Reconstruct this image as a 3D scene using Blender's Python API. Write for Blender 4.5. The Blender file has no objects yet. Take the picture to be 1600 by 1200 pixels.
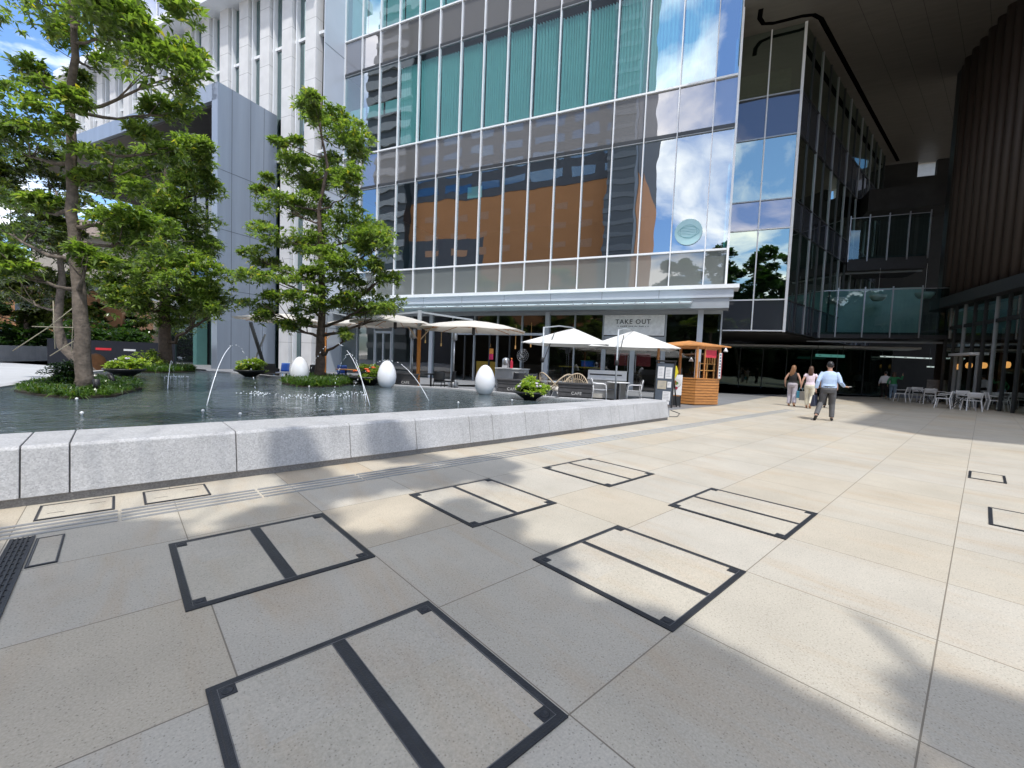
import bpy, math, random
import numpy as np
from mathutils import Vector, Matrix
R = math.radians
random.seed(7); rng = np.random.default_rng(11)
C = bpy.context.scene.collection
SC = bpy.context.scene

# ------------------------------------------------------------------ camera
CAM_H = 1.38; FPX = 672.8; PITCH = R(3.117); ROLL = R(2.302)
_cp, _sp, _cr, _sr = math.cos(PITCH), math.sin(PITCH), math.cos(ROLL), math.sin(ROLL)
FW = Vector((0, _cp, -_sp)); _up = Vector((0, _sp, _cp)); _rt = Vector((1, 0, 0))
RT = _cr*_rt + _sr*_up; UP = -_sr*_rt + _cr*_up
cam = bpy.data.cameras.new('camera'); camo = bpy.data.objects.new('camera', cam); C.objects.link(camo)
cam.sensor_width = 36; cam.lens = 36*FPX/1600; cam.clip_end = 2000; cam.clip_start = 0.05
m = Matrix((RT, UP, -FW)).transposed().to_4x4(); m.translation = (0, 0, CAM_H); camo.matrix_world = m
SC.camera = camo

# ------------------------------------------------------------------ light
SUN_EL = 64; SUN_AZ = 170
w = bpy.data.worlds.new('World'); SC.world = w; w.use_nodes = True
nt = w.node_tree; nt.nodes.clear()
def N_(t, **k):
    n = nt.nodes.new(t)
    for a, b in k.items(): setattr(n, a, b)
    return n
sky = N_('ShaderNodeTexSky', sky_type='NISHITA', sun_disc=False); sky.sun_elevation = R(SUN_EL); sky.sun_rotation = R(SUN_AZ)
sky.air_density = 1.1; sky.dust_density = .6; sky.ozone_density = 2.0
tc = N_('ShaderNodeTexCoord'); sx = N_('ShaderNodeSeparateXYZ'); nt.links.new(tc.outputs['Generated'], sx.inputs[0])
za = N_('ShaderNodeMath', operation='ADD'); za.inputs[1].default_value = .18; nt.links.new(sx.outputs[2], za.inputs[0])
zm = N_('ShaderNodeMath', operation='MAXIMUM'); zm.inputs[1].default_value = .06; nt.links.new(za.outputs[0], zm.inputs[0])
dx = N_('ShaderNodeMath', operation='DIVIDE'); dy = N_('ShaderNodeMath', operation='DIVIDE')
nt.links.new(sx.outputs[0], dx.inputs[0]); nt.links.new(zm.outputs[0], dx.inputs[1])
nt.links.new(sx.outputs[1], dy.inputs[0]); nt.links.new(zm.outputs[0], dy.inputs[1])
cx = N_('ShaderNodeCombineXYZ'); nt.links.new(dx.outputs[0], cx.inputs[0]); nt.links.new(dy.outputs[0], cx.inputs[1]); cx.inputs[2].default_value = 1.3
cn = N_('ShaderNodeTexNoise'); cn.inputs['Scale'].default_value = 1.5; cn.inputs['Detail'].default_value = 9; cn.inputs['Roughness'].default_value = .56; cn.inputs['Distortion'].default_value = .35
nt.links.new(cx.outputs[0], cn.inputs['Vector'])
cr = N_('ShaderNodeValToRGB'); cr.color_ramp.elements[0].position = .45; cr.color_ramp.elements[1].position = .60
nt.links.new(cn.outputs['Fac'], cr.inputs[0])
mixc = N_('ShaderNodeMix', data_type='RGBA'); mixc.inputs[7].default_value = (11.0, 10.8, 10.6, 1)
nt.links.new(cr.outputs[0], mixc.inputs[0]); deep = N_('ShaderNodeMix', data_type='RGBA', blend_type='MULTIPLY'); deep.inputs[0].default_value = 1; deep.inputs[7].default_value = (.72, .88, 1.08, 1); nt.links.new(sky.outputs[0], deep.inputs[6]); nt.links.new(deep.outputs[2], mixc.inputs[6])
bg = N_('ShaderNodeBackground'); bg.inputs['Strength'].default_value = .15
wo = N_('ShaderNodeOutputWorld'); nt.links.new(mixc.outputs[2], bg.inputs[0]); nt.links.new(bg.outputs[0], wo.inputs[0])
sl = bpy.data.lights.new('sun', 'SUN'); sl.energy = 2.1; sl.angle = R(1.1); sl.color = (1, .965, .90)
so = bpy.data.objects.new('sun', sl); C.objects.link(so)
SUNV = Vector((math.sin(R(SUN_AZ))*math.cos(R(SUN_EL)), math.cos(R(SUN_AZ))*math.cos(R(SUN_EL)), math.sin(R(SUN_EL))))
so.rotation_euler = SUNV.to_track_quat('Z', 'Y').to_euler(); so.location = (0, 0, 60)
SC.view_settings.view_transform = 'Standard'; SC.view_settings.look = 'None'; SC.view_settings.gamma = 1
SC.view_settings.exposure = 0.80
SC.cycles.max_bounces = 8; SC.cycles.transparent_max_bounces = 12; SC.cycles.diffuse_bounces = 4; SC.cycles.glossy_bounces = 4
SC.cycles.caustics_reflective = False; SC.cycles.caustics_refractive = False
SC.cycles.use_denoising = True

# ------------------------------------------------------------------ placing helpers
CP = Vector((0, 0, CAM_H))
def ray(x, y): return float(x-800)*RT + float(600-y)*UP + FPX*FW
def gp(x, y, z=0.0):                     # the point of a level plane seen at a photo pixel
    r = ray(x, y); return CP + r*((z-CAM_H)/r.z)
def at(x, y, Y):                         # the point seen at a photo pixel, Y metres ahead
    r = ray(x, y); return CP + r*float(Y/r.y)
P0 = Vector((10.38, 21.62, 0)); A_F = R(155.29)
FU = Vector((math.cos(A_F), math.sin(A_F), 0)); FO = Vector((-FU.y, FU.x, 0))
def fw(u, off, z=0.0): return P0 + FU*u + FO*off + Vector((0, 0, z))      # facade frame
A_P = R(42.51); PV = Vector((math.cos(A_P), math.sin(A_P), 0)); PL = Vector((-PV.y, PV.x, 0))
def pq(p, q, z=0.0): return PV*p - PL*q + Vector((0, 0, z))               # paving frame

# ------------------------------------------------------------------ materials
MATS = {}
def newmat(name):
    m = bpy.data.materials.new(name); m.use_nodes = True; t = m.node_tree; t.nodes.clear()
    o = t.nodes.new('ShaderNodeOutputMaterial'); return m, t, o
def nd(t, typ, ins=None, **k):
    n = t.nodes.new(typ)
    for a, b in k.items(): setattr(n, a, b)
    for a, b in (ins or {}).items():
        if isinstance(b, bpy.types.NodeSocket): t.links.new(b, n.inputs[a])
        else: n.inputs[a].default_value = b
    return n
def c4(c): return (c[0], c[1], c[2], 1)
def mat(name, col, rough=.5, metal=0, var=.12, scale=6, bump=0, bscale=40, spec=.5, coat=0, trans=0, emis=None, estr=0, stretch=None, speck=0):
    if name in MATS: return MATS[name]
    m, t, o = newmat(name)
    tcn = nd(t, 'ShaderNodeTexCoord'); vec = tcn.outputs['Object']
    if stretch: vec = nd(t, 'ShaderNodeMapping', {0: vec, 'Scale': stretch}).outputs[0]
    no = nd(t, 'ShaderNodeTexNoise', {'Vector': vec, 'Scale': scale, 'Detail': 5.0, 'Roughness': .6})
    mr = nd(t, 'ShaderNodeMapRange', {0: no.outputs['Fac'], 1: .3, 2: .7, 3: 1-var, 4: 1+var})
    mx = nd(t, 'ShaderNodeMix', {0: 1.0, 6: c4(col)}, data_type='RGBA', blend_type='MULTIPLY')
    cmb = nd(t, 'ShaderNodeCombineColor', {0: mr.outputs[0], 1: mr.outputs[0], 2: mr.outputs[0]}); t.links.new(cmb.outputs[0], mx.inputs[7])
    colout = mx.outputs[2]
    if speck:
        s2 = nd(t, 'ShaderNodeTexNoise', {'Vector': tcn.outputs['Object'], 'Scale': 130.0, 'Detail': 2.0})
        r2 = nd(t, 'ShaderNodeMapRange', {0: s2.outputs['Fac'], 1: .35, 2: .65, 3: 1-speck, 4: 1+speck})
        c2 = nd(t, 'ShaderNodeCombineColor', {0: r2.outputs[0], 1: r2.outputs[0], 2: r2.outputs[0]})
        m2 = nd(t, 'ShaderNodeMix', {0: 1.0, 6: colout, 7: c2.outputs[0]}, data_type='RGBA', blend_type='MULTIPLY'); colout = m2.outputs[2]
    b = nd(t, 'ShaderNodeBsdfPrincipled', {'Base Color': colout, 'Roughness': rough, 'Metallic': metal, 'Specular IOR Level': spec, 'Coat Weight': coat, 'Transmission Weight': trans})
    if emis: b.inputs['Emission Color'].default_value = c4(emis); b.inputs['Emission Strength'].default_value = estr
    if bump:
        bn = nd(t, 'ShaderNodeTexNoise', {'Vector': tcn.outputs['Object'], 'Scale': bscale, 'Detail': 4.0})
        bp = nd(t, 'ShaderNodeBump', {'Strength': bump, 'Distance': .02, 'Height': bn.outputs['Fac']}); t.links.new(bp.outputs[0], b.inputs['Normal'])
    t.links.new(b.outputs[0], o.inputs[0]); MATS[name] = m; return m
def glassmat(name, tint, refl, rcol=(1, 1, 1), wob=.004, wscale=.6, opaque=None, rough=0.0):
    # a coated facade pane: tinted see-through (or an opaque backing) under a mirror layer that grows at grazing angles
    m, t, o = newmat(name)
    tcn = nd(t, 'ShaderNodeTexCoord')
    no = nd(t, 'ShaderNodeTexNoise', {'Vector': tcn.outputs['Object'], 'Scale': wscale, 'Detail': 1.0})
    bp = nd(t, 'ShaderNodeBump', {'Strength': 1.0, 'Distance': wob, 'Height': no.outputs['Fac']})
    lw = nd(t, 'ShaderNodeLayerWeight', {'Blend': .5, 'Normal': bp.outputs[0]})
    pw = nd(t, 'ShaderNodeMath', {0: lw.outputs['Facing'], 1: 4.0}, operation='POWER')
    mr = nd(t, 'ShaderNodeMapRange', {0: pw.outputs[0], 3: refl, 4: min(1, refl+.55)})
    gl = nd(t, 'ShaderNodeBsdfGlossy', {'Color': c4(rcol), 'Roughness': rough, 'Normal': bp.outputs[0]})
    if opaque: un = nd(t, 'ShaderNodeBsdfDiffuse', {'Color': c4(opaque)})
    else: un = nd(t, 'ShaderNodeBsdfTransparent', {'Color': c4(tint)})
    mx = nd(t, 'ShaderNodeMixShader', {0: mr.outputs[0], 1: un.outputs[0], 2: gl.outputs[0]})
    t.links.new(mx.outputs[0], o.inputs[0]); MATS[name] = m; return m
def leafmat(name, a, b, trans=.35):
    m, t, o = newmat(name)
    g = nd(t, 'ShaderNodeNewGeometry')
    rp = nd(t, 'ShaderNodeValToRGB', {0: g.outputs['Random Per Island']})
    rp.color_ramp.elements[0].color = c4(a); rp.color_ramp.elements[1].color = c4(b)
    e = rp.color_ramp.elements.new(.96); e.color = c4((b[0]*1.0, b[1], b[2])); rp.color_ramp.elements[-1].color = c4((b[0]*2.2, b[1]*1.35, b[2]*.8))
    p = nd(t, 'ShaderNodeBsdfPrincipled', {'Base Color': rp.outputs[0], 'Roughness': .30, 'Specular IOR Level': .7})
    tcol = nd(t, 'ShaderNodeMix', {0: 1.0, 6: rp.outputs[0], 7: (1.7, 2.0, .6, 1)}, data_type='RGBA', blend_type='MULTIPLY')
    tr = nd(t, 'ShaderNodeBsdfTranslucent', {'Color': tcol.outputs[2]})
    mx = nd(t, 'ShaderNodeMixShader', {0: trans, 1: p.outputs[0], 2: tr.outputs[0]})
    t.links.new(mx.outputs[0], o.inputs[0]); MATS[name] = m; return m

def paving_mat(name='cream_stone_paving', joints=True):
    m, t, o = newmat(name)
    tcn = nd(t, 'ShaderNodeTexCoord')
    mp = nd(t, 'ShaderNodeMapping', {0: tcn.outputs['Object'], 'Location': (-1.30+93.75, -.07+93.75, 0)})
    br = nd(t, 'ShaderNodeTexBrick', {'Vector': mp.outputs[0], 'Color1': (0, 0, 0, 1), 'Color2': (1, 1, 1, 1), 'Mortar': (0, 0, 0, 1), 'Scale': 1.0,
        'Mortar Size': .0035, 'Mortar Smooth': .1, 'Bias': 0.0, 'Brick Width': .9375, 'Row Height': .9375}, offset=0, squash=1)
    # per-tile random: white noise on the tile index
    ix = nd(t, 'ShaderNodeVectorMath', {0: mp.outputs[0], 1: (1/.9375, 1/.9375, 0)}, operation='MULTIPLY')
    fl = nd(t, 'ShaderNodeVectorMath', {0: ix.outputs[0]}, operation='FLOOR')
    wn = nd(t, 'ShaderNodeTexWhiteNoise', {'Vector': fl.outputs[0]}, noise_dimensions='3D')
    tone = nd(t, 'ShaderNodeValToRGB', {0: wn.outputs['Value']})
    tone.color_ramp.elements[0].color = (.452, .415, .345, 1); tone.color_ramp.elements[1].color = (.468, .408, .318, 1)
    e = tone.color_ramp.elements.new(.35); e.color = (.468, .435, .374, 1); e = tone.color_ramp.elements.new(.8); e.color = (.462, .423, .350, 1)
    # sandstone veins, shifted tile by tile
    off = nd(t, 'ShaderNodeVectorMath', {0: wn.outputs['Color'], 1: (40, 40, 40)}, operation='MULTIPLY')
    v0 = nd(t, 'ShaderNodeVectorMath', {0: mp.outputs[0], 1: off.outputs[0]}, operation='ADD')
    vm = nd(t, 'ShaderNodeMapping', {0: v0.outputs[0], 'Rotation': (0, 0, .25), 'Scale': (2.6, .55, 1)})
    vn = nd(t, 'ShaderNodeTexNoise', {'Vector': vm.outputs[0], 'Scale': 1.0, 'Detail': 5.0, 'Roughness': .6, 'Distortion': .8})
    vr = nd(t, 'ShaderNodeMapRange', {0: vn.outputs['Fac'], 1: .5, 2: .72, 3: 0.0, 4: .5})
    c1 = nd(t, 'ShaderNodeMix', {0: vr.outputs[0], 6: tone.outputs[0], 7: (.44, .33, .215, 1)}, data_type='RGBA')
    # grains and pits
    g1 = nd(t, 'ShaderNodeTexNoise', {'Vector': tcn.outputs['Object'], 'Scale': 95.0, 'Detail': 3.0, 'Roughness': .7})
    gr = nd(t, 'ShaderNodeMapRange', {0: g1.outputs['Fac'], 1: .33, 2: .67, 3: .86, 4: 1.12})
    pit = nd(t, 'ShaderNodeTexVoronoi', {'Vector': tcn.outputs['Object'], 'Scale': 60.0, 'Randomness': 1.0})
    pr_ = nd(t, 'ShaderNodeMapRange', {0: pit.outputs['Distance'], 1: .12, 2: .24, 3: .62, 4: 1.0})
    gm = nd(t, 'ShaderNodeMath', {0: gr.outputs[0], 1: pr_.outputs[0]}, operation='MULTIPLY')
    st = nd(t, 'ShaderNodeTexNoise', {'Vector': tcn.outputs['Object'], 'Scale': .9, 'Detail': 6.0, 'Roughness': .65})
    sr = nd(t, 'ShaderNodeMapRange', {0: st.outputs['Fac'], 1: .3, 2: .7, 3: .86, 4: 1.07})
    sp2 = nd(t, 'ShaderNodeTexVoronoi', {'Vector': tcn.outputs['Object'], 'Scale': 1.7, 'Randomness': 1.0})
    spr = nd(t, 'ShaderNodeMapRange', {0: sp2.outputs['Distance'], 1: .012, 2: .03, 3: .80, 4: 1.0})          # old gum and drip spots
    sr = nd(t, 'ShaderNodeMath', {0: sr.outputs[0], 1: spr.outputs[0]}, operation='MULTIPLY')
    gm2 = nd(t, 'ShaderNodeMath', {0: gm.outputs[0], 1: sr.outputs[0]}, operation='MULTIPLY')
    gc = nd(t, 'ShaderNodeCombineColor', {0: gm2.outputs[0], 1: gm2.outputs[0], 2: gm2.outputs[0]})
    c2 = nd(t, 'ShaderNodeMix', {0: 1.0, 6: c1.outputs[2], 7: gc.outputs[0]}, data_type='RGBA', blend_type='MULTIPLY')
    c3 = nd(t, 'ShaderNodeMix', {0: br.outputs['Fac'] if joints else 0.0, 6: c2.outputs[2], 7: (.19, .165, .13, 1)}, data_type='RGBA')
    b = nd(t, 'ShaderNodeBsdfPrincipled', {'Base Color': c3.outputs[2], 'Roughness': .62, 'Specular IOR Level': .35})
    h1 = nd(t, 'ShaderNodeMath', {0: pr_.outputs[0], 1: g1.outputs['Fac']}, operation='ADD')
    bp = nd(t, 'ShaderNodeBump', {'Strength': .25, 'Distance': .004, 'Height': h1.outputs[0]}); t.links.new(bp.outputs[0], b.inputs['Normal'])
    t.links.new(b.outputs[0], o.inputs[0]); return m
def granite_mat(name, col, joint=None):
    m, t, o = newmat(name)
    tcn = nd(t, 'ShaderNodeTexCoord')
    v = nd(t, 'ShaderNodeTexVoronoi', {'Vector': tcn.outputs['Object'], 'Scale': 85.0})
    r1 = nd(t, 'ShaderNodeValToRGB', {0: v.outputs['Color']})
    r1.color_ramp.elements[0].color = c4([x*.72 for x in col]); r1.color_ramp.elements[1].color = c4([x*1.18 for x in col])
    n = nd(t, 'ShaderNodeTexNoise', {'Vector': tcn.outputs['Object'], 'Scale': 1.3, 'Detail': 6.0})
    r2 = nd(t, 'ShaderNodeMapRange', {0: n.outputs['Fac'], 1: .3, 2: .7, 3: .86, 4: 1.1})
    smp = nd(t, 'ShaderNodeMapping', {0: tcn.outputs['Object'], 'Scale': (5, 5, .5)})
    sn = nd(t, 'ShaderNodeTexNoise', {'Vector': smp.outputs[0], 'Scale': 1.6, 'Detail': 4.0})
    sr_ = nd(t, 'ShaderNodeMapRange', {0: sn.outputs['Fac'], 1: .5, 2: .75, 3: 1.02, 4: .88})
    r2 = nd(t, 'ShaderNodeMath', {0: r2.outputs[0], 1: sr_.outputs[0]}, operation='MULTIPLY')
    cc = nd(t, 'ShaderNodeCombineColor', {0: r2.outputs[0], 1: r2.outputs[0], 2: r2.outputs[0]})
    mx = nd(t, 'ShaderNodeMix', {0: 1.0, 6: r1.outputs[0], 7: cc.outputs[0]}, data_type='RGBA', blend_type='MULTIPLY')
    b = nd(t, 'ShaderNodeBsdfPrincipled', {'Base Color': mx.outputs[2], 'Roughness': .6})
    bp = nd(t, 'ShaderNodeBump', {'Strength': .2, 'Distance': .004, 'Height': v.outputs['Distance']}); t.links.new(bp.outputs[0], b.inputs['Normal'])
    t.links.new(b.outputs[0], o.inputs[0]); MATS[name] = m; return m
def water_mat():
    m, t, o = newmat('rippled_pond_water')
    tcn = nd(t, 'ShaderNodeTexCoord')
    n1 = nd(t, 'ShaderNodeTexNoise', {'Vector': tcn.outputs['Object'], 'Scale': 5.0, 'Detail': 4.0, 'Roughness': .55, 'Distortion': .6})
    n2 = nd(t, 'ShaderNodeTexNoise', {'Vector': tcn.outputs['Object'], 'Scale': 1.1, 'Detail': 2.0})
    ad = nd(t, 'ShaderNodeMath', {0: n1.outputs['Fac'], 1: n2.outputs['Fac']}, operation='ADD')
    bp = nd(t, 'ShaderNodeBump', {'Strength': .55, 'Distance': .045, 'Height': ad.outputs[0]})
    b = nd(t, 'ShaderNodeBsdfPrincipled', {'Base Color': (.07, .092, .10, 1), 'Roughness': .05, 'IOR': 1.33, 'Normal': bp.outputs[0]})
    t.links.new(b.outputs[0], o.inputs[0]); return m
def wood_mat(name, col, scale=(1, 1, 14)):
    m, t, o = newmat(name)
    tcn = nd(t, 'ShaderNodeTexCoord')
    mp = nd(t, 'ShaderNodeMapping', {0: tcn.outputs['Object'], 'Scale': scale})
    n = nd(t, 'ShaderNodeTexNoise', {'Vector': mp.outputs[0], 'Scale': 3.0, 'Detail': 5.0, 'Distortion': 1.5})
    r = nd(t, 'ShaderNodeValToRGB', {0: n.outputs['Fac']})
    r.color_ramp.elements[0].position = .3; r.color_ramp.elements[1].position = .7
    r.color_ramp.elements[0].color = c4([x*.68 for x in col]); r.color_ramp.elements[1].color = c4([x*1.2 for x in col])
    b = nd(t, 'ShaderNodeBsdfPrincipled', {'Base Color': r.outputs[0], 'Roughness': .5})
    t.links.new(b.outputs[0], o.inputs[0]); MATS[name] = m; return m

M_pave = paving_mat(); M_gran = granite_mat('grey_granite', (.43, .43, .437)); M_gran2 = granite_mat('dark_granite', (.22, .21, .205))
M_water = water_mat()
M_iron = mat('black_cast_iron', (.028, .031, .038), .5, .3, .3, 9, bump=.25, bscale=120)
M_alu = mat('white_aluminium', (.80, .82, .84), .35, .0, .04, 2)
M_alug = mat('grey_aluminium', (.36, .39, .42), .38, .2, .06, 2)
M_dkalu = mat('dark_aluminium', (.05, .055, .06), .4, .3, .1, 2)
M_clad = mat('silver_blue_cladding', (.52, .56, .62), .36, .2, .05, .4)
def pier_mat():
    m, t, o = newmat('white_precast_pier')
    tcn = nd(t, 'ShaderNodeTexCoord'); sp = nd(t, 'ShaderNodeSeparateXYZ', {0: tcn.outputs['Object']})
    dv = nd(t, 'ShaderNodeMath', {0: sp.outputs[2], 1: 2.05}, operation='DIVIDE'); fr = nd(t, 'ShaderNodeMath', {0: dv.outputs[0]}, operation='FRACT')
    lt = nd(t, 'ShaderNodeMath', {0: fr.outputs[0], 1: .016}, operation='LESS_THAN')
    n = nd(t, 'ShaderNodeTexNoise', {'Vector': tcn.outputs['Object'], 'Scale': 1.2, 'Detail': 6.0})
    r = nd(t, 'ShaderNodeMapRange', {0: n.outputs['Fac'], 1: .3, 2: .7, 3: .62, 4: .71}); cc = nd(t, 'ShaderNodeCombineColor', {0: r.outputs[0], 1: r.outputs[0], 2: r.outputs[0]})
    mx = nd(t, 'ShaderNodeMix', {0: lt.outputs[0], 6: cc.outputs[0], 7: (.35, .35, .35, 1)}, data_type='RGBA')
    b = nd(t, 'ShaderNodeBsdfPrincipled', {'Base Color': mx.outputs[2], 'Roughness': .7}); t.links.new(b.outputs[0], o.inputs[0]); MATS['white_precast_pier'] = m; return m
M_pier = pier_mat()
M_paint = mat('white_paint', (.72, .73, .74), .4, 0, .05, 3)
M_fab = mat('white_canvas', (.80, .79, .76), .8, 0, .05, 4, bump=.1, bscale=60)
M_fabb = mat('cream_canvas', (.70, .66, .60), .8, 0, .08, 4, bump=.1, bscale=60)
def fabric(name, col, tr):
    m, t, o = newmat(name)
    tcn = nd(t, 'ShaderNodeTexCoord'); n = nd(t, 'ShaderNodeTexNoise', {'Vector': tcn.outputs['Object'], 'Scale': 3.0, 'Detail': 5.0})
    r = nd(t, 'ShaderNodeMapRange', {0: n.outputs['Fac'], 1: .3, 2: .7, 3: .93, 4: 1.04}); cc = nd(t, 'ShaderNodeCombineColor', {0: r.outputs[0], 1: r.outputs[0], 2: r.outputs[0]})
    mx = nd(t, 'ShaderNodeMix', {0: 1.0, 6: c4(col), 7: cc.outputs[0]}, data_type='RGBA', blend_type='MULTIPLY')
    d = nd(t, 'ShaderNodeBsdfDiffuse', {'Color': mx.outputs[2]}); tl = nd(t, 'ShaderNodeBsdfTranslucent', {'Color': mx.outputs[2]})
    ms_ = nd(t, 'ShaderNodeMixShader', {0: tr, 1: d.outputs[0], 2: tl.outputs[0]}); t.links.new(ms_.outputs[0], o.inputs[0]); MATS[name] = m; return m
M_fab = fabric('white_canvas_sheet', (.82, .82, .80), .3); M_fabb = fabric('cream_canvas_sheet', (.80, .77, .72), .4)
M_black = mat('matt_black', (.02, .02, .022), .5, 0, .2, 6)
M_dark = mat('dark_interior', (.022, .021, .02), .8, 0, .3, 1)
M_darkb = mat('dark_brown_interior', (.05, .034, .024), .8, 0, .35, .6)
M_wood = wood_mat('orange_stained_timber', (.50, .215, .06), (1, 1, 9))
M_mast = wood_mat('varnished_mast', (.52, .20, .04), (8, 8, 1))
M_green_sp = mat('dark_grey_panel', (.10, .11, .125), .35, .1, .05, 1)
G_vis = glassmat('facade_vision_glass', (.42, .76, .77), .38, (.86, .94, 1), .006)
G_span = glassmat('facade_spandrel_glass', (1, 1, 1), .27, (.92, .93, 1), .006, opaque=(.15, .148, .145))
G_low = glassmat('grey_spandrel_glass', (1, 1, 1), .14, (1, 1, 1), .003, opaque=(.15, .165, .16))
G_shop = glassmat('shopfront_glass', (.62, .72, .70), .12, (1, 1, 1), .002)
G_wing = glassmat('wing_glass', (.30, .46, .44), .36, (.88, 1, .90), .006)
G_wspan = glassmat('wing_spandrel_glass', (1, 1, 1), .24, (.9, .9, 1), .004, opaque=(.11, .11, .125))
G_dspan = glassmat('dark_spandrel_glass', (1, 1, 1), .10, (.9, .9, 1), .004, opaque=(.045, .05, .06))
G_bal = glassmat('balustrade_glass', (.50, .70, .70), .10, (.85, 1, 1), .002)
G_awn = fabric('frosted_awning_glass', (.72, .86, .88), .4)
G_right = glassmat('tall_lobby_glass', (.6, .66, .64), .26, (.9, 1, .98), .003)
G_pier = glassmat('green_slot_glass', (.10, .30, .27), .25, (.8, 1, 1), .003)
L_bay = leafmat('glossy_evergreen_leaves', (.075, .125, .034), (.26, .335, .09), .42)
L_mid = leafmat('fresh_evergreen_leaves', (.07, .118, .034), (.24, .305, .085), .42)
L_dk = leafmat('dark_evergreen_leaves', (.012, .034, .012), (.05, .10, .028))
L_bush = leafmat('hedge_leaves', (.02, .04, .01), (.10, .12, .03))
L_gr = leafmat('island_grass_blades', (.03, .08, .01), (.11, .19, .03))
L_lime = leafmat('lime_foliage', (.16, .24, .05), (.38, .46, .11))
M_bark = mat('grey_bark', (.13, .105, .085), .85, 0, .45, 9, bump=.8, bscale=22)
M_bark2 = mat('brown_bark', (.085, .06, .045), .85, 0, .4, 9, bump=.8, bscale=22)

# ------------------------------------------------------------------ mesh builder
class MB:
    def __init__(s): s.v = []; s.f = []; s.sm = []
    def add(s, vs, fs, smooth=False):
        n = len(s.v); s.v += [tuple(p) for p in vs]; s.f += [tuple(i+n for i in f) for f in fs]; s.sm += [smooth]*len(fs); return s
    def box(s, x0, x1, y0, y1, z0, z1):
        x0, x1 = min(x0, x1), max(x0, x1); y0, y1 = min(y0, y1), max(y0, y1); z0, z1 = min(z0, z1), max(z0, z1)
        return s.add([(x, y, z) for z in (z0, z1) for x, y in ((x0, y0), (x1, y0), (x1, y1), (x0, y1))],
                     [(3, 2, 1, 0), (4, 5, 6, 7), (0, 1, 5, 4), (1, 2, 6, 5), (2, 3, 7, 6), (3, 0, 4, 7)])
    def quad(s, a, b, c, d): return s.add([a, b, c, d], [(0, 1, 2, 3)])
    def prism(s, poly, z0, z1):
        n = len(poly); vs = [(p[0], p[1], z0) for p in poly] + [(p[0], p[1], z1) for p in poly]
        return s.add(vs, [tuple(range(n-1, -1, -1)), tuple(range(n, 2*n))] + [(i, (i+1) % n, n+(i+1) % n, n+i) for i in range(n)])
    def beam(s, a, b, w, h, up=(0, 0, 1)):
        a = Vector(a); b = Vector(b); d = (b-a).normalized(); upv = Vector(up)
        if abs(d.dot(upv)) > .98: upv = Vector((0, 1, 0))
        x = d.cross(upv).normalized()*w/2; y = x.cross(d).normalized()*h/2
        vs = [p+i*x+j*y for p in (a, b) for i, j in ((-1, -1), (1, -1), (1, 1), (-1, 1))]
        return s.add(vs, [(0, 1, 2, 3), (7, 6, 5, 4), (0, 4, 5, 1), (1, 5, 6, 2), (2, 6, 7, 3), (3, 7, 4, 0)])
    def tube(s, pts, rad, n=8, cap=True, flat=1.0):
        pts = [Vector(p) for p in pts]; k = len(pts)
        if not hasattr(rad, '__len__'): rad = [rad]*k
        vs = []; fs = []; prev = None
        for i, p in enumerate(pts):
            d = (pts[min(i+1, k-1)]-pts[max(i-1, 0)]); d = d.normalized() if d.length > 1e-9 else Vector((0, 0, 1))
            if prev is None:
                a = Vector((0, 0, 1)) if abs(d.z) < .9 else Vector((1, 0, 0)); x = d.cross(a).normalized()
            else: x = (prev - d*prev.dot(d)).normalized()
            prev = x; y = d.cross(x)
            vs += [p + (x*math.cos(2*math.pi*j/n) + y*math.sin(2*math.pi*j/n)*flat)*rad[i] for j in range(n)]
        for i in range(k-1):
            fs += [(i*n+j, i*n+(j+1) % n, (i+1)*n+(j+1) % n, (i+1)*n+j) for j in range(n)]
        if cap: fs += [tuple(range(n-1, -1, -1)), tuple((k-1)*n+j for j in range(n))]
        return s.add(vs, fs, True)
    def lathe(s, prof, n=20, c=(0, 0, 0), sx=1, sy=1):
        vs = []; k = len(prof)
        for r, z in prof: vs += [(c[0]+sx*max(r, 1e-4)*math.cos(2*math.pi*j/n), c[1]+sy*max(r, 1e-4)*math.sin(2*math.pi*j/n), c[2]+z) for j in range(n)]
        fs = [(i*n+j, i*n+(j+1) % n, (i+1)*n+(j+1) % n, (i+1)*n+j) for i in range(k-1) for j in range(n)]
        fs += [tuple(range(n-1, -1, -1)), tuple((k-1)*n+j for j in range(n))]
        return s.add(vs, fs, True)
    def ball(s, c, rx, ry=None, rz=None, n=12, k=8):
        ry = ry or rx; rz = rz or rx
        return s.lathe([(math.sin(math.pi*i/k), -rz*math.cos(math.pi*i/k)) for i in range(k+1)], n, c, rx, ry)
    def grid(s, fn, nu, nv, smooth=True):
        vs = [fn(i/nu, j/nv) for i in range(nu+1) for j in range(nv+1)]
        return s.add(vs, [(i*(nv+1)+j, (i+1)*(nv+1)+j, (i+1)*(nv+1)+j+1, i*(nv+1)+j+1) for i in range(nu) for j in range(nv)], smooth)
    def build(s, name, mat, parent=None, loc=None, rz=0, bevel=0):
        me = bpy.data.meshes.new(name); me.from_pydata(s.v, [], s.f); me.validate()
        if len(me.polygons) == len(s.sm): me.polygons.foreach_set('use_smooth', s.sm)
        me.materials.append(mat); o = bpy.data.objects.new(name, me); C.objects.link(o)
        if parent: o.parent = parent
        if loc is not None: o.location = loc
        if rz: o.rotation_euler = (0, 0, rz)
        if bevel:
            b = o.modifiers.new('bevel', 'BEVEL'); b.width = bevel; b.segments = 2; b.limit_method = 'ANGLE'
        return o
def tag(o, label, cat, group=None, kind=None):
    o['label'] = label; o['category'] = cat
    if group: o['group'] = group
    if kind: o['kind'] = kind
    return o
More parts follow.
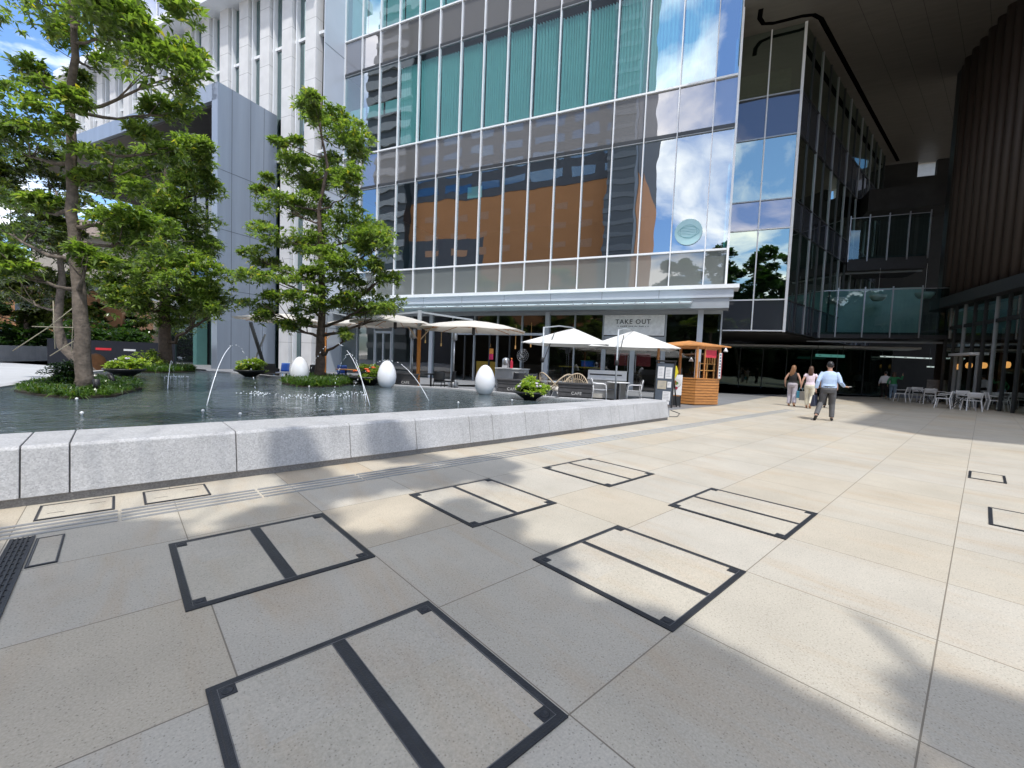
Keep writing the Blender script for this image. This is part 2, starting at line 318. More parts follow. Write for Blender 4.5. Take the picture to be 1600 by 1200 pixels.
def thing(name, label, cat, loc=(0, 0, 0), rz=0, group=None):
    o = bpy.data.objects.new(name, None); C.objects.link(o); o.empty_display_size = .2
    o.location = loc; o.rotation_euler = (0, 0, rz); return tag(o, label, cat, group)
def struct(o, kind='structure'): o['kind'] = kind; return o
KIDS = {}
def copy_tree(o, loc=None, rz=None, label=None, parent=None, group=None):
    c = o.copy(); C.objects.link(c)
    if parent: c.parent = parent
    if loc is not None: c.location = loc
    if rz is not None: c.rotation_euler = (0, 0, rz)
    if label: c['label'] = label
    if group: c['group'] = group
    for ch in [x for x in bpy.data.objects if x.parent == o]: copy_tree(ch, parent=c)
    return c
def evalmesh(o, name):
    dg = bpy.context.evaluated_depsgraph_get(); dg.update()
    return bpy.data.meshes.new_from_object(o.evaluated_get(dg))
def remesh(mb, name, mat, parent, voxel=.012, smooth=6, tint=None):
    me = bpy.data.meshes.new(name); me.from_pydata(mb.v, [], mb.f); t = bpy.data.objects.new('t', me); C.objects.link(t)
    r = t.modifiers.new('r', 'REMESH'); r.mode = 'VOXEL'; r.voxel_size = voxel
    if smooth: sm = t.modifiers.new('s', 'SMOOTH'); sm.iterations = smooth; sm.factor = .5
    nm = evalmesh(t, name); bpy.data.objects.remove(t); nm.name = name
    nm.polygons.foreach_set('use_smooth', [True]*len(nm.polygons)); nm.materials.clear(); nm.materials.append(mat)
    o = bpy.data.objects.new(name, nm); C.objects.link(o); o.parent = parent; return o
def text(s, size, mat, name, parent=None, loc=(0, 0, 0), rot=(R(90), 0, 0), depth=.004, space=1.0):
    cu = bpy.data.curves.new(name, 'FONT'); cu.body = s; cu.size = size; cu.extrude = depth; cu.offset = size*.012; cu.align_x = 'CENTER'; cu.space_character = space
    t = bpy.data.objects.new('t', cu); C.objects.link(t); me = evalmesh(t, name); bpy.data.objects.remove(t)
    me.materials.clear(); me.materials.append(mat); o = bpy.data.objects.new(name, me); C.objects.link(o)
    if parent: o.parent = parent
    o.location = loc; o.rotation_euler = rot; return o

# ================================================================== GROUND, POND
g = MB(); g.quad((-400, -400, 0), (400, -400, 0), (400, 400, 0), (-400, 400, 0))
ground = struct(g.build('plaza_ground', M_pave, rz=A_P))
# grey slabs along the cafe front and under the wing
M_slab = mat('grey_stone_slabs', (.20, .205, .215), .6, 0, .15, 1.2, bump=.1, speck=.12)
def gq(name, pts, z, m):
    b = MB(); b.add([(p[0], p[1], z) for p in pts], [tuple(range(len(pts)))]); return struct(b.build(name, m))
gq('cafe_terrace', [gp(1122, 634), gp(1243, 612.5), gp(1300, 606), fw(-14, -14), fw(0, -9), fw(45, -9), fw(45, 14), gp(560, 600, 0), pq(9.7, -6.15), gp(1046, 652), gp(1046, 641)], .004, M_slab)
M_court = mat('pale_left_paving', (.46, .47, .48), .6, 0, .1, .8, bump=.05, speck=.06)
gq('left_forecourt', [(-60, 60), (-80, -10), (-14, -6), (-9.9, 7.9), (-11.8, 10.9), (-14.4, 14.9), (-12.0, 17.2), fw(30, 7)[:], fw(60, 7)[:]], .004, M_court)

# tactile guide strip: four raised bars in pieces
ts = thing('tactile_strip', 'pale tactile guide strip of four raised bars running along the granite wall', 'tactile strip', pq(0, -4.64), A_P)
M_steel = mat('brushed_steel', (.42, .43, .45), .32, .8, .1, 3)
for k in range(20):
    b = MB(); p0 = -2+k*1.0
    for j in range(4):
        y = -.135+j*.09
        b.box(p0+.012, p0+.988, y-.016, y+.016, .0, .006)
    o = b.build('bar_set', M_steel if k < 7 else M_alug, ts)

# access covers: iron frame, two stone infills, corner sockets
M_worn = mat('worn_iron_edge', (.14, .14, .145), .4, .4, .3, 14)
M_infill = paving_mat('stone_infill', False)
def cover(p0, p1, q0, q1, label, split='p', fr=.035, mid=.018, corners=True, group='square stone-filled access covers in the paving'):
    c = pq((p0+p1)/2, (q0+q1)/2); a = (p1-p0)/2; b_ = (q1-q0)/2
    t = thing('access_cover', label, 'access cover', c, A_P, group)
    f = MB(); z0, z1 = .0, .008
    f.box(-a, a, -b_, -b_+fr, z0, z1).box(-a, a, b_-fr, b_, z0, z1).box(-a, -a+fr, -b_+fr, b_-fr, z0, z1).box(a-fr, a, -b_+fr, b_-fr, z0, z1)
    if split == 'p': f.box(-mid, mid, -b_+fr, b_-fr, z0, z1)
    elif split == 'q': f.box(-a+fr, a-fr, -mid, mid, z0, z1)
    f.build('frame', M_iron, t)
    g_ = MB()
    # thin dark line where the lid meets its frame
    g_.box(-a+.012, a-.012, -b_+.012, -b_+.016, z1-.002, z1+.0006).box(-a+.012, -a+.016, -b_+.016, b_-.012, z1-.002, z1+.0006)
    if split == 'p': g_.box(-.002, .002, -b_+fr, b_-fr, z1-.002, z1+.0006)
    if split == 'q': g_.box(-a+fr, a-fr, -.002, .002, z1-.002, z1+.0006)
    g_.build('seam', M_black, t)
    e_ = MB()
    for x0, x1, y0, y1 in ((-a+fr-.005, a-fr+.005, -b_+fr-.004, -b_+fr), (-a+fr-.005, a-fr+.005, b_-fr, b_-fr+.004), (-a+fr-.004, -a+fr, -b_+fr, b_-fr), (a-fr, a-fr+.004, -b_+fr, b_-fr)): e_.box(x0, x1, y0, y1, .004, z1+.0012)
    if mid and split == 'p': e_.box(-mid-.003, -mid, -b_+fr, b_-fr, .004, z1+.0012).box(mid, mid+.003, -b_+fr, b_-fr, .004, z1+.0012)
    if mid and split == 'q': e_.box(-a+fr, a-fr, -mid-.003, -mid, .004, z1+.0012).box(-a+fr, a-fr, mid, mid+.003, .004, z1+.0012)
    e_.build('worn_edge', M_worn, t)
    cells = []
    if split == 'p': cells = [(-a+fr, -mid, -b_+fr, b_-fr), (mid, a-fr, -b_+fr, b_-fr)]
    elif split == 'q': cells = [(-a+fr, a-fr, -b_+fr, -mid), (-a+fr, a-fr, mid, b_-fr)]
    else: cells = [(-a+fr, a-fr, -b_+fr, b_-fr)]
    for x0, x1, y0, y1 in cells:
        MB().box(x0, x1, y0, y1, 0, .0055).build('stone_infill', M_infill, t)
    if corners:
        for sx_, sy_ in ((-1, -1), (1, -1), (1, 1), (-1, 1)):
            k = MB(); x = sx_*(a-fr-.028); y = sy_*(b_-fr-.028)
            k.box(x-.03, x+.03, y-.03, y+.03, .004, .0095); k.lathe([(.022, .0095), (.022, .0115), (.015, .0115), (.013, .0098)], 14, (x, y, 0))
            k.build('corner_socket', M_iron, t)
    return t
cover(.25, 1.285, -2.03, -1.0, 'large iron-framed access cover nearest the viewer, stone infill in shade', 'p', .038, .029)
cover(2.12, 3.155, -2.03, -1.0, 'iron-framed access cover right of centre, second in the nearer row, mostly in sun', 'p', .036, .02)
cover(4.03, 5.05, -2.03, -1.0, 'farthest iron-framed access cover of the nearer row, fully in sun', 'p')
cover(.25, 1.29, -3.75, -2.72, 'iron-framed access cover in tree shade nearest the tactile strip on the left', 'p', .039, .032)
cover(2.13, 3.165, -3.78, -2.73, 'iron-framed access cover crossed by a round leaf shadow, middle of the far row', 'p')
cover(4.07, 5.06, -3.79, -2.75, 'farthest and smallest-looking iron-framed access cover, near the tactile strip', 'p')
cover(-.49, -.03, -5.25, -4.83, 'small slim-framed cover at the wall foot, left one of two with slots', None, .018, 0, False, 'small covers along the wall foot')
cover(.16, .64, -5.25, -4.83, 'small slim-framed cover at the wall foot, right one of two with slots', None, .018, 0, False, 'small covers along the wall foot')
cover(-.43, -.29, -4.38, -3.84, 'narrow slim-framed cover beside the black drain grate', None, .012, 0, False)
cover(8.75, 9.42, -.05, .31, 'small rectangular cover far right on the sunny paving, the farther of two', None, .03, 0, False, 'small covers on the right')
cover(6.12, 6.95, .13, .60, 'small rectangular cover at the right edge, the nearer of two', None, .03, 0, False, 'small covers on the right')
for o in [x for x in C.objects if x.get('group') == 'small covers along the wall foot']:
    MB().box(-.17, -.07, -.06, -.052, .004, .0062).box(.07, .17, .06, .068, .004, .0062).build('lifting_slot', M_iron, o)
gr = thing('drain_grate', 'long black slotted drain grate at the left edge of the picture', 'drain grate', pq(-.50, -4.45), A_P); gr.scale = (.78, 1, 1)
b = MB(); b.box(-.07, .07, -4.0, 0, -.03, .003); b.build('channel', M_black, gr)
b = MB()
for i in range(5):
    x = -.06+i*.03; b.box(x-.007, x+.007, -4.0, 0, .003, .009)
b.box(-.078, -.067, -4.0, 0, .003, .01).box(.067, .078, -4.0, 0, .003, .01)
for k in range(50): b.box(-.06, .06, -.02-k*.08, -.008-k*.08, .003, .0075)
b.build('grate_bars', M_iron, gr)

# granite wall of the pond: blocks with open joints over a recessed plinth
gw = thing('granite_wall', 'low grey granite wall of big blocks edging the fountain pond', 'wall')
JO = [-3.2, -1.9, -.61, -.32, .93, 2.16, 3.1, 4.04, 4.51, 5.27, 5.87, 6.83, 7.9, 8.23, 8.87, 10.56]
def wq(p): return -5.30 - .012*max(0, p-4)**1.6*.55                 # gentle outward sweep towards the far end
pl = MB()
for a, c_ in zip(JO[:-1], JO[1:]):
    gpx = .010 if a < .8 else .006
    def sec(p):
        f = wq(p); bq = -6.18
        return [pq(p, f+.0, .075), pq(p, f-.075, .475), pq(p, f-.10, .50), pq(p, bq, .50), pq(p, bq, .2), pq(p, bq, .075)]
    s0 = sec(a+gpx/2); s1 = sec(c_-gpx/2); n = len(s0)
    MB().add(s0+s1, [tuple(range(n)), tuple(range(2*n-1, n-1, -1))] + [(i, n+i, n+(i+1) % n, (i+1) % n) for i in range(n)]).build('granite_block', M_gran, gw, bevel=.006)
def psec(p): f = wq(p); return [pq(p, f+.0-.035, 0), pq(p, f-.035, .075), pq(p, -6.1, .075), pq(p, -6.1, 0)]
for a, c_ in zip(JO[:-1], JO[1:]):
    s0 = psec(a); s1 = psec(c_); n = 4
    pl.add(s0+s1, [(0, 1, 2, 3), (7, 6, 5, 4)] + [(i, n+i, n+(i+1) % n, (i+1) % n) for i in range(n)])
pl.build('plinth', M_gran2, gw)
MB().add([pq(a, wq(a)-.04, .08) for a in JO]+[pq(a, wq(a)-.12, .49) for a in JO], [(i, i+1, len(JO)+i+1, len(JO)+i) for i in range(len(JO)-1)]).build('joint_backing', M_gran2, gw)
# pond basin and water
WZ = .462
edge = [pq(-3.2, -6.18), pq(8.9, -6.18), (1.9, 10.72), (1.12, 10.85), (-.2, 11.75), (-1.88, 12.68), (-4.77, 13.4), (-8.3, 15.2), (-11.67, 16.9), (-13.2, 16.5), (-13.9, 14.8), (-12.8, 12.6), (-11.38, 10.6), (-9.55, 7.9), (-8.4, 5.6), (-8.1, 2.5)]
b = MB(); b.add([(p[0], p[1], WZ) for p in edge], [tuple(range(len(edge)))]); struct(b.build('water', M_water))
rim = tag(MB().build('pond_rim', M_gran), 'thin pale stone rim round the far side of the pond', 'pond rim')
bpy.data.objects.remove(rim)
rb = MB()
ring = [Vector((p[0], p[1], 0)) for p in edge[1:]]
for a, c_ in zip(ring[:-1], ring[1:]):
    d = (c_-a).normalized(); nrm = Vector((d.y, -d.x, 0)); cen = Vector((-4.5, 9, 0))
    if (a-cen).dot(nrm) < 0: nrm = -nrm
    rb.prism([a-d*.02, c_+d*.02, c_+d*.02+nrm*.22, a-d*.02+nrm*.22], 0, .492)
tag(rb.build('pond_rim', M_gran), 'narrow stone rim round the far side of the fountain pond', 'pond rim')

# ================================================================== MAIN GLASS BUILDING
mb_ = thing('glass_office_building', 'glass curtain-wall office block with white mullions above a glazed cafe front', 'building', P0, A_F)
US = [0.0] + [1.03+1.645*k for k in range(16)]
ROWS = [('s', 5.50, 7.28, G_low), ('v', 7.32, 13.16, G_vis), ('s', 13.36, 15.6, G_span), ('v', 15.64, 21.36, G_vis), ('s', 21.56, 23.75, G_span), ('v', 23.8, 29.5, G_vis), ('s', 29.7, 32.6, G_span)]
for kind, z0, z1, gm_ in ROWS:
    for i in range(16):
        u0, u1 = US[i]+.02, US[i+1]-.02
        t1, t2 = random.uniform(-.007, .007), random.uniform(-.006, .006)
        b = MB(); b.quad((u0, -.02+t1, z0), (u0, -.02+t1+t2, z1), (u1, -.02+t2-t1, z1), (u1, -.02-t1, z0))
        b.build('window' if kind == 'v' else 'spandrel_panel', gm_, mb_)
for i, u in enumerate(US):
    w_ = .045 if i else .08
    MB().box(u-w_/2-(.02 if not i else 0), u+w_/2, -.06, .11, 5.45, 33).build('mullion', M_alu, mb_)
for z in (7.30, 15.62, 23.77, 29.6): MB().box(0.05, US[-1], -.05, .085, z-.045, z+.045).build('transom', M_alu, mb_)
for z in (13.26, 21.46): MB().box(0.05, US[-1], -.05, .05, z-.085, z+.085).build('dark_band', M_dkalu, mb_)  # dark aluminium bands between the window rows and the spandrels above
for z in (13.1, 21.3): MB().box(0.05, US[-1], -.05, .06, z+.02, z+.05).build('transom', M_alug, mb_)
# inside: slabs, ceilings, curtains, back walls
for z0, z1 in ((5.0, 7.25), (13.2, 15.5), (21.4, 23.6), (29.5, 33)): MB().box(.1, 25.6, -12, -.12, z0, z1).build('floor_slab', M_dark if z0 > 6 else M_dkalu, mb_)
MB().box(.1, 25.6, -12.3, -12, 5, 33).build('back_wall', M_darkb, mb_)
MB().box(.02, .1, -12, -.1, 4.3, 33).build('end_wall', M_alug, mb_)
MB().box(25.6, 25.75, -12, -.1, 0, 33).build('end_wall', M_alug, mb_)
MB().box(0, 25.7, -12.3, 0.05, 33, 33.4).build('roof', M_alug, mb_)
M_curt = mat('sheer_curtain', (.86, .88, .86), .9, 0, .04, 2)
for i in range(1, 13):
    u0, u1 = US[i]+.06, US[i+1]-.06
    b = MB(); ph = random.random()*6; lift = random.uniform(.0, .22)
    def fn(s, t_, u0=u0, u1=u1, ph=ph, lift=lift):
        amp = .02+.13*max(0, t_-.38)**.8
        return (u0+(u1-u0)*s, -.24+amp*.8*math.sin(s*math.pi*2*(9 if t_ > .3 else 9)+ph+math.sin(s*7+ph)*1.6), 15.68+(5.45-lift)*t_)
    b.grid(fn, 72, 10); b.build('curtain', M_curt, mb_)
for i in (13, 14, 15): MB().box(US[i]+.1, US[i+1]-.1, -.5, -.45, 18.4, 19.2).build('blind', M_curt, mb_)
for i in (9,): MB().box(US[i]+.1, US[i+1]-.5, -.5, -.45, 11.7, 12.4).build('blind', M_curt, mb_)
for i in range(16):
    u0, u1 = US[i]+.06, US[i+1]-.06
    MB().box(u0, u1, -.5, -.47, 23.85, 29.4).build('blind', M_curt, mb_)
# round sticker with an outline drawing in the first-floor glass near the corner
em = thing('round_emblem', 'pale cyan round emblem with an oval line drawing stuck on the first-floor glass', 'emblem', P0, A_F)
M_cy = mat('pale_cyan_film', (.40, .62, .66), .4, 0, .05, 2); M_cyd = mat('teal_line', (.18, .42, .47), .5)
b = MB(); ec = (1.86, .05, 8.28)
def disc(b, c, r, y, n=40, sx=1.0): b.add([(c[0]+r*sx*math.cos(2*math.pi*i/n), y, c[2]+r*math.sin(2*math.pi*i/n)) for i in range(n)], [tuple(range(n))])
disc(b, ec, .66, .042); b.build('disc', M_cy, em)
b = MB()
b.tube([(ec[0]+.50*math.cos(a), .046, ec[2]+.27*math.sin(a)) for a in np.linspace(0, 2*math.pi, 33)], .011, 5)
b.tube([(ec[0]+.40*math.cos(a), .046, ec[2]+.02+.34*math.sin(a)) for a in np.linspace(0, 2*math.pi, 33)], .009, 5)
for k in (-.12, .02, .14): b.tube([(ec[0]+x, .046, ec[2]+k+.05*math.sin(x*6)) for x in np.linspace(-.33, .33, 12)], .008, 5)
b.build('line_drawing', M_cyd, em)
# cladding return towards the pier block
MB().box(25.7, 25.78, -.1, 1.85, 0, 33.2).build('cladding_panel', M_clad, mb_)
for z in (3.2, 8.0, 12.8, 17.6, 22.6, 27.5): MB().box(25.69, 25.697, -.05, 1.85, z, z+.02).build('panel_joint', M_dkalu, mb_)
# canopy fascia, soffit, glass awning
MB().box(-.58, 25.69, -.05, 1.1, 5.22, 5.40).build('canopy_edge', M_alu, mb_)
MB().box(-.36, 25.69, .0, .98, 4.80, 5.22).build('canopy_fascia', M_clad, mb_)
for k in range(8): MB().box(3.0+k*2.9, 3.015+k*2.9, .981, .985, 4.82, 5.21).build('panel_joint', M_dkalu, mb_)
MB().box(-.2, 25.6, -.15, .9, 4.30, 4.80).build('canopy_soffit', M_alug, mb_)
for k in range(9):
    a = 1.45+k*2.62
    b = MB(); b.add([(a, .95, 4.62), (a+2.58, .95, 4.62), (a+2.58, 2.1, 4.40), (a, 2.1, 4.40), (a, .95, 4.635), (a+2.58, .95, 4.635), (a+2.58, 2.1, 4.415), (a, 2.1, 4.415)],
                     [(3, 2, 1, 0), (4, 5, 6, 7), (0, 1, 5, 4), (1, 2, 6, 5), (2, 3, 7, 6), (3, 0, 4, 7)])
    gl = b.build('awning_glass', G_awn, mb_)
    b = MB(); b.beam((a-.02, .9, 4.66), (a-.02, 2.05, 4.42), .03, .05)
    for q in (.5, 1.3, 2.1): b.lathe([(.03, 0), (.03, .05), (.012, .09)], 8, (a+q, 1.9, 4.46))
    b.build('awning_bracket', M_alug, mb_)
MB().box(1.4, 25, 2.08, 2.13, 4.38, 4.43).build('awning_rail', M_alug, mb_)
# shopfront
SM = [0.06, 1.03, 2.68, 5.97, 7.61, 9.26, 10.9, 12.55, 14.2, 15.84, 17.48, 19.13, 20.77, 22.4, 24.06, 25.6]
for i, u in enumerate(SM):
    wide = u in (1.03, 9.26, 17.48)
    a = .13 if wide else .035
    MB().box(u-a, u+a, -.12, .06 if not wide else .12, 0, 4.3).build('shopfront_mullion', M_alug if not wide else M_clad, mb_)
MB().box(.1, 25.6, -.1, .05, 4.12, 4.3).build('shopfront_head', M_alug, mb_)
for i in range(len(SM)-1):
    u0, u1 = SM[i]+.04, SM[i+1]-.04
    if 9.2 < u0 < 14.3:                                     # cafe entrance: glazed only above its header
        MB().quad((u0, -.03, 3.06), (u0, -.03, 4.12), (u1, -.03, 4.12), (u1, -.03, 3.06)).build('shop_window', G_shop, mb_); continue
    if i == 2: continue
    b = MB(); t1 = random.uniform(-.003, .003); b.quad((u0, -.03+t1, .1), (u0, -.03, 4.12), (u1, -.03-t1, 4.12), (u1, -.03, .1)); b.build('shop_window', G_shop, mb_)
MB().box(9.3, 15.8, -.14, .14, 2.92, 3.06).build('entrance_header', M_clad, mb_)
for u in (11.7, 13.1, 14.9): MB().box(u-.04, u+.04, -.1, .02, 0, 2.92).build('door_stile', M_dkalu, mb_)
# take-out bay: white sign board above a pair of glazed doors
dl = MB(); dl.box(2.72, 5.93, -.12, .0, 2.75, 2.95).box(2.72, 2.86, -.1, .02, 0, 2.75).box(5.79, 5.93, -.1, .02, 0, 2.75).box(4.2, 4.45, -.1, .02, 0, 2.75); dl.build('door_frame', M_alug, mb_)
for u0, u1 in ((2.86, 4.2), (4.45, 5.79)):
    d = MB().quad((u0, -.06, .05), (u0, -.06, 2.75), (u1, -.06, 2.75), (u1, -.06, .05)).build('glass_door', G_shop, mb_)
    MB().beam((4.12 if u0 < 4 else 4.53, .02, 1.0), (4.12 if u0 < 4 else 4.53, .02, 1.9), .03, .03).build('handle', M_steel, d)
# double door farther along
df = MB(); df.box(20.85, 22.35, -.08, .05, 2.95, 3.1).box(20.85, 20.95, -.08, .05, 0, 2.95).box(22.25, 22.35, -.08, .05, 0, 2.95).box(21.54, 21.66, -.08, .05, 0, 2.95); df.build('door_frame', M_alug, mb_)
# cafe inside
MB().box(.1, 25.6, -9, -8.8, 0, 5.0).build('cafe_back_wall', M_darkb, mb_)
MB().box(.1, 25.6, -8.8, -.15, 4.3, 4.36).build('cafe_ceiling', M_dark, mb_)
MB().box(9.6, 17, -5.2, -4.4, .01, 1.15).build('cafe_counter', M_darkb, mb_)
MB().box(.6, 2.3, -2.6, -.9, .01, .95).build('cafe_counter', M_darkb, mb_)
M_red = mat('dark_red_board', (.22, .012, .02), .5); M_yel = mat('mustard_panel', (.40, .26, .03), .5); M_blue = mat('blue_plastic', (.02, .09, .42), .35); M_bl2 = mat('blue_seat', (.02, .07, .30), .4)
for u in (3.4, 4.6): MB().box(u, u+.75, -.42, -.38, 1.35, 2.05).build('red_board', M_red, mb_)
MB().box(13.2, 14.6, -1.2, -1.1, .05, 1.25).build('yellow_panel', M_yel, mb_)
for u, v in ((11.2, 2.3), (12.3, 2.15), (14.2, 2.25), (18.2, 2.2), (19.6, 2.4)):
    MB().lathe([(.015, 0), (.045, .03), (.04, .22), (.012, .25), (.008, 1.6)], 10, (u, -2.2, v)).build('pendant_lamp', mat('warm_lamp', (.6, .4, .2), .4, emis=(1, .55, .2), estr=.25), mb_)

sg = thing('take_out_sign', 'white board reading TAKE OUT over the double glass doors', 'sign', P0, A_F)
MB().box(2.74, 5.92, .0, .05, 3.0, 4.10).build('board', mat('white_sign_board', (.80, .81, .82), .3, coat=.3), sg)
M_ink = mat('dark_grey_lettering', (.05, .055, .06), .5)
text('TAKE OUT', .34, M_ink, 'lettering', sg, (4.38, .056, 3.62), (R(90), 0, R(180)), space=1.18)
b = MB(); x = 3.55
while x < 5.2:
    wd = random.uniform(.04, .09); b.box(x, x+wd, .052, .055, 3.46, 3.50+random.uniform(0, .025)); x += wd+random.choice((.02, .02, .08))
b.build('small_print', mat('grey_print', (.22, .23, .24), .5), sg)

# ================================================================== GLASS WING AND COVERED PASSAGE
wg = thing('glass_wing', 'dark glass wing with slanting side wall set back beside the covered passage', 'building', P0, A_F)
UC, OC = -2.85, -2.0
A_S = R(90-49.5) - A_F                                       # side-wall direction inside the facade frame
SD = Vector((math.cos(A_S), math.sin(A_S), 0)); SN = Vector((-SD.y, SD.x, 0))       # SN points into the wing
def sw(s, d, z): v = Vector((UC, OC, 0)) + SD*s - SN*d; return (v.x, v.y, z)
WR = [('s', 3.46, 5.03, G_wspan), ('v', 5.09, 8.64, G_wing), ('s', 8.72, 10.12, G_wspan), ('v', 10.2, 13.28, G_wing), ('s', 13.36, 15.38, G_wspan), ('v', 15.44, 18.63, G_wing)]
for kind, z0, z1, gm_ in WR:
    gm2 = G_dspan if z0 < 4 or z0 > 13.3 and kind == 's' else gm_
    for u0, u1 in ((-2.82, -1.42), (-1.38, .2)):
        t1 = random.uniform(-.003, .003)
        MB().quad((u0, OC+t1, z0), (u0, OC, z1), (u1, OC-t1, z1), (u1, OC, z0)).build('window' if kind == 'v' else 'spandrel_panel', gm2, wg)
    for k in range(13):
        t1 = random.uniform(-.004, .004)
        MB().quad(sw(k*1.5+.02, t1, z0), sw(k*1.5+1.48, 0, z0), sw(k*1.5+1.48, -t1, z1), sw(k*1.5+.02, 0, z1)).build('window' if kind == 'v' else 'spandrel_panel', gm2 if kind == 'v' else G_dspan, wg)
for z in (3.46, 5.06, 8.68, 10.16, 13.32, 15.41): MB().box(UC, .2, OC-.02, OC+.06, z-.03, z+.03).build('transom', M_alu if z < 9 else M_alug, wg)
for z in (3.46, 5.06, 8.68, 10.16, 13.32, 15.41): MB().beam(sw(0, .02, z), sw(19.5, .02, z), .05, .05).build('transom', M_dkalu, wg)
MB().box(-1.43, -1.37, OC, OC+.07, 3.46, 18.65).build('mullion', M_alu, wg)
MB().beam(sw(0, .02, 3.4), sw(0, .02, 18.65), .12, .12, (0, 1, 0)).build('corner_mullion', M_alu, wg)
for k in range(1, 14): MB().beam(sw(k*1.5, .03, 3.46), sw(k*1.5, .03, 18.65), .05, .1, SD).build('mullion', M_dkalu if k % 2 else M_alug, wg)
inner = lambda s, d: sw(s, d, 0)[:2]
for z0, z1 in ((3.35, 3.45), (8.75, 10.0), (13.4, 15.2)): MB().prism([(.4, OC-.1), inner(.35, -.15), inner(19.4, -.15), inner(19.4, -5), (.4, -7)], z0, z1).build('floor_slab', M_dark, wg)
MB().prism([(.3, -5.5), inner(5, -3.6), inner(19.4, -3.6), inner(19.4, -4), (.3, -6)], 3.5, 18.6).build('core_wall', M_darkb, wg)
MB().box(UC+.3, .1, OC-1.6, OC-1.5, 16.2, 17.5).build('soffit_reflection_bar', mat('ochre_reflection', (.30, .24, .13), .7), wg)  # ochre bar put in for the soffit's reflection in the top panes

ov = thing('overhead_roof', 'dark ribbed soffit with a thin black groove spanning high over the passage', 'roof', P0, A_F)
M_soff = mat('brown_grey_soffit', (.155, .14, .12), .45, .1, .1, .7, stretch=(1, 6, 1))
MB().prism([(-.02, 4.3), (-.02, -12), inner(19.6, -1), (-10.6, -22.6), (-30, -22.6), (-30, 1.5), (-10.9, 1.5), (-9.4, 4.3)], 18.65, 24).build('soffit_slab', M_soff, ov)
gv = MB()
pts = [(-.75, -.3), (-.75, -.9), (-.95, -1.35), (-1.4, -1.5)] + [(-2.6, -1.5), (-3.1, -1.62), (-3.45, -2.0)]
s_ = Vector((-3.45, -2.0, 0)); e_ = s_ + SD*21
gv.tube([(p[0], p[1], 18.645) for p in pts] + [(e_.x, e_.y, 18.645)], .11, 6, flat=.15); gv.build('groove', mat('soft_black', (.003, .003, .003), .95, spec=0), ov)
for k in range(7):
    a = Vector((-4.2-k*1.1, -.2, 0)); c_ = a + SD*18
    MB().beam((a.x, a.y, 18.649), (c_.x, c_.y, 18.649), .012, .006).build('panel_joint', M_dark, ov)

# recessed entrance under the wing
en = thing('recessed_entrance', 'dark glazed entrance recessed under the glass wing with a thin canopy', 'entrance', P0, A_F)
MB().box(-10.2, .1, -11.7, -11.62, .05, 3.0).build('glass_front', glassmat('dark_entrance_glass', (.25, .32, .3), .05, (.8, 1, .9), .004), en)
for k in range(8): MB().box(-10.2+k*1.45, -10.15+k*1.45, -11.62, -11.55, 0, 3.0).build('mullion', M_dkalu, en)
MB().box(-10.9, .1, -11.7, -9.6, 3.02, 3.14).build('canopy', M_alu, en)
MB().box(-10.4, 1, -16, -15.8, 0, 3.4).build('back_wall', M_dark, en)
MB().box(-10.2, .1, -15.8, -11.7, 3.0, 3.3).build('ceiling', M_dark, en)
MB().box(.0, .12, -15.9, -.2, 0, 3.45).build('side_wall', M_dark, en)
for u in (-8.2, -6.9): MB().box(u, u+.5, -13.5, -13.4, 1.0, 2.2).build('poster', mat('green_poster', (.04, .22, .12), .5), en)

# footbridges across the passage
def bridge(name, label, off, u0, u1, z0, z1, ztop, posts, band=None):
    t = thing(name, label, 'footbridge', P0, A_F, 'glazed footbridges across the passage')
    MB().box(u0, u1, off-3.2, off, z0, z1).build('deck', M_black, t)
    if band: MB().box(u0, u1, off-.6, off-.5, band, band+.11).build('lower_band', M_alug, t)
    n = posts; d = (u1-u0)/n
    for k in range(n):
        MB().quad((u0+k*d+.03, off+.04, z1-.12), (u0+k*d+.03, off+.04, ztop), (u0+(k+1)*d-.03, off+.04, ztop), (u0+(k+1)*d-.03, off+.04, z1-.12)).build('glass_panel', G_bal, t)
    for k in range(n+1): MB().box(u0+k*d-.03, u0+k*d+.03, off+.05, off+.11, z1-.3, ztop+.16).build('post', M_steel, t)
    MB().box(u0, u1, off+.05, off+.08, ztop-.02, ztop+.02).build('rail', M_steel, t)
    return t
bridge('footbridge', 'lower footbridge with a tall teal glass screen and steel posts, white bowls behind', -7.6, -11.3, -4.9, 3.5, 3.85, 6.3, 5, 3.28)
bridge('footbridge', 'upper footbridge with glass screen between the wing and the louvred building', -11.2, -11.3, -7.3, 8.15, 9.0, 11.5, 4, 8.02)
MB_ = MB().box(-13.5, -8.4, -14.5, -12.2, 12.2, 13.6)
tag(MB_.build('high_beam', M_dark, None, P0, A_F), 'dark high-level beam at the back of the passage below the bright gap', 'beam')
pb = thing('passage_back', 'dark wall closing the far end of the covered passage', 'wall', P0, A_F)
MB().box(-30, -9.8, -22, -21.6, 0, 17.4).build('wall', M_dark, pb)
MB().box(-13.7, -9.8, -22, -21.6, 16.6, 18.6).build('wall', M_dark, pb); MB().box(-17.2, -13.7, -22.3, -22.25, 17.4, 18.6).build('added_bright_panel', fabric('bright_gap_sheet', (.7, .72, .74), .6), pb); MB().box(-16.2, -14.9, -22, -21.6, 16.6, 18.6).build('wall', M_dark, pb); MB().box(-30, -17.2, -22, -21.6, 16.6, 18.6).build('wall', M_dark, pb)  # translucent panel added so the gap at the back looks softly bright
MB().box(-9.8, 2, -21.9, -21.5, 0, 18.6).build('wall', M_dark, pb)
MB().box(-11.2, -5.6, -11.0, -10.9, 3.9, 6.9).build('teal_panel', mat('grey_teal_panel', (.36, .52, .52), .5, 0, .2, .5), pb)
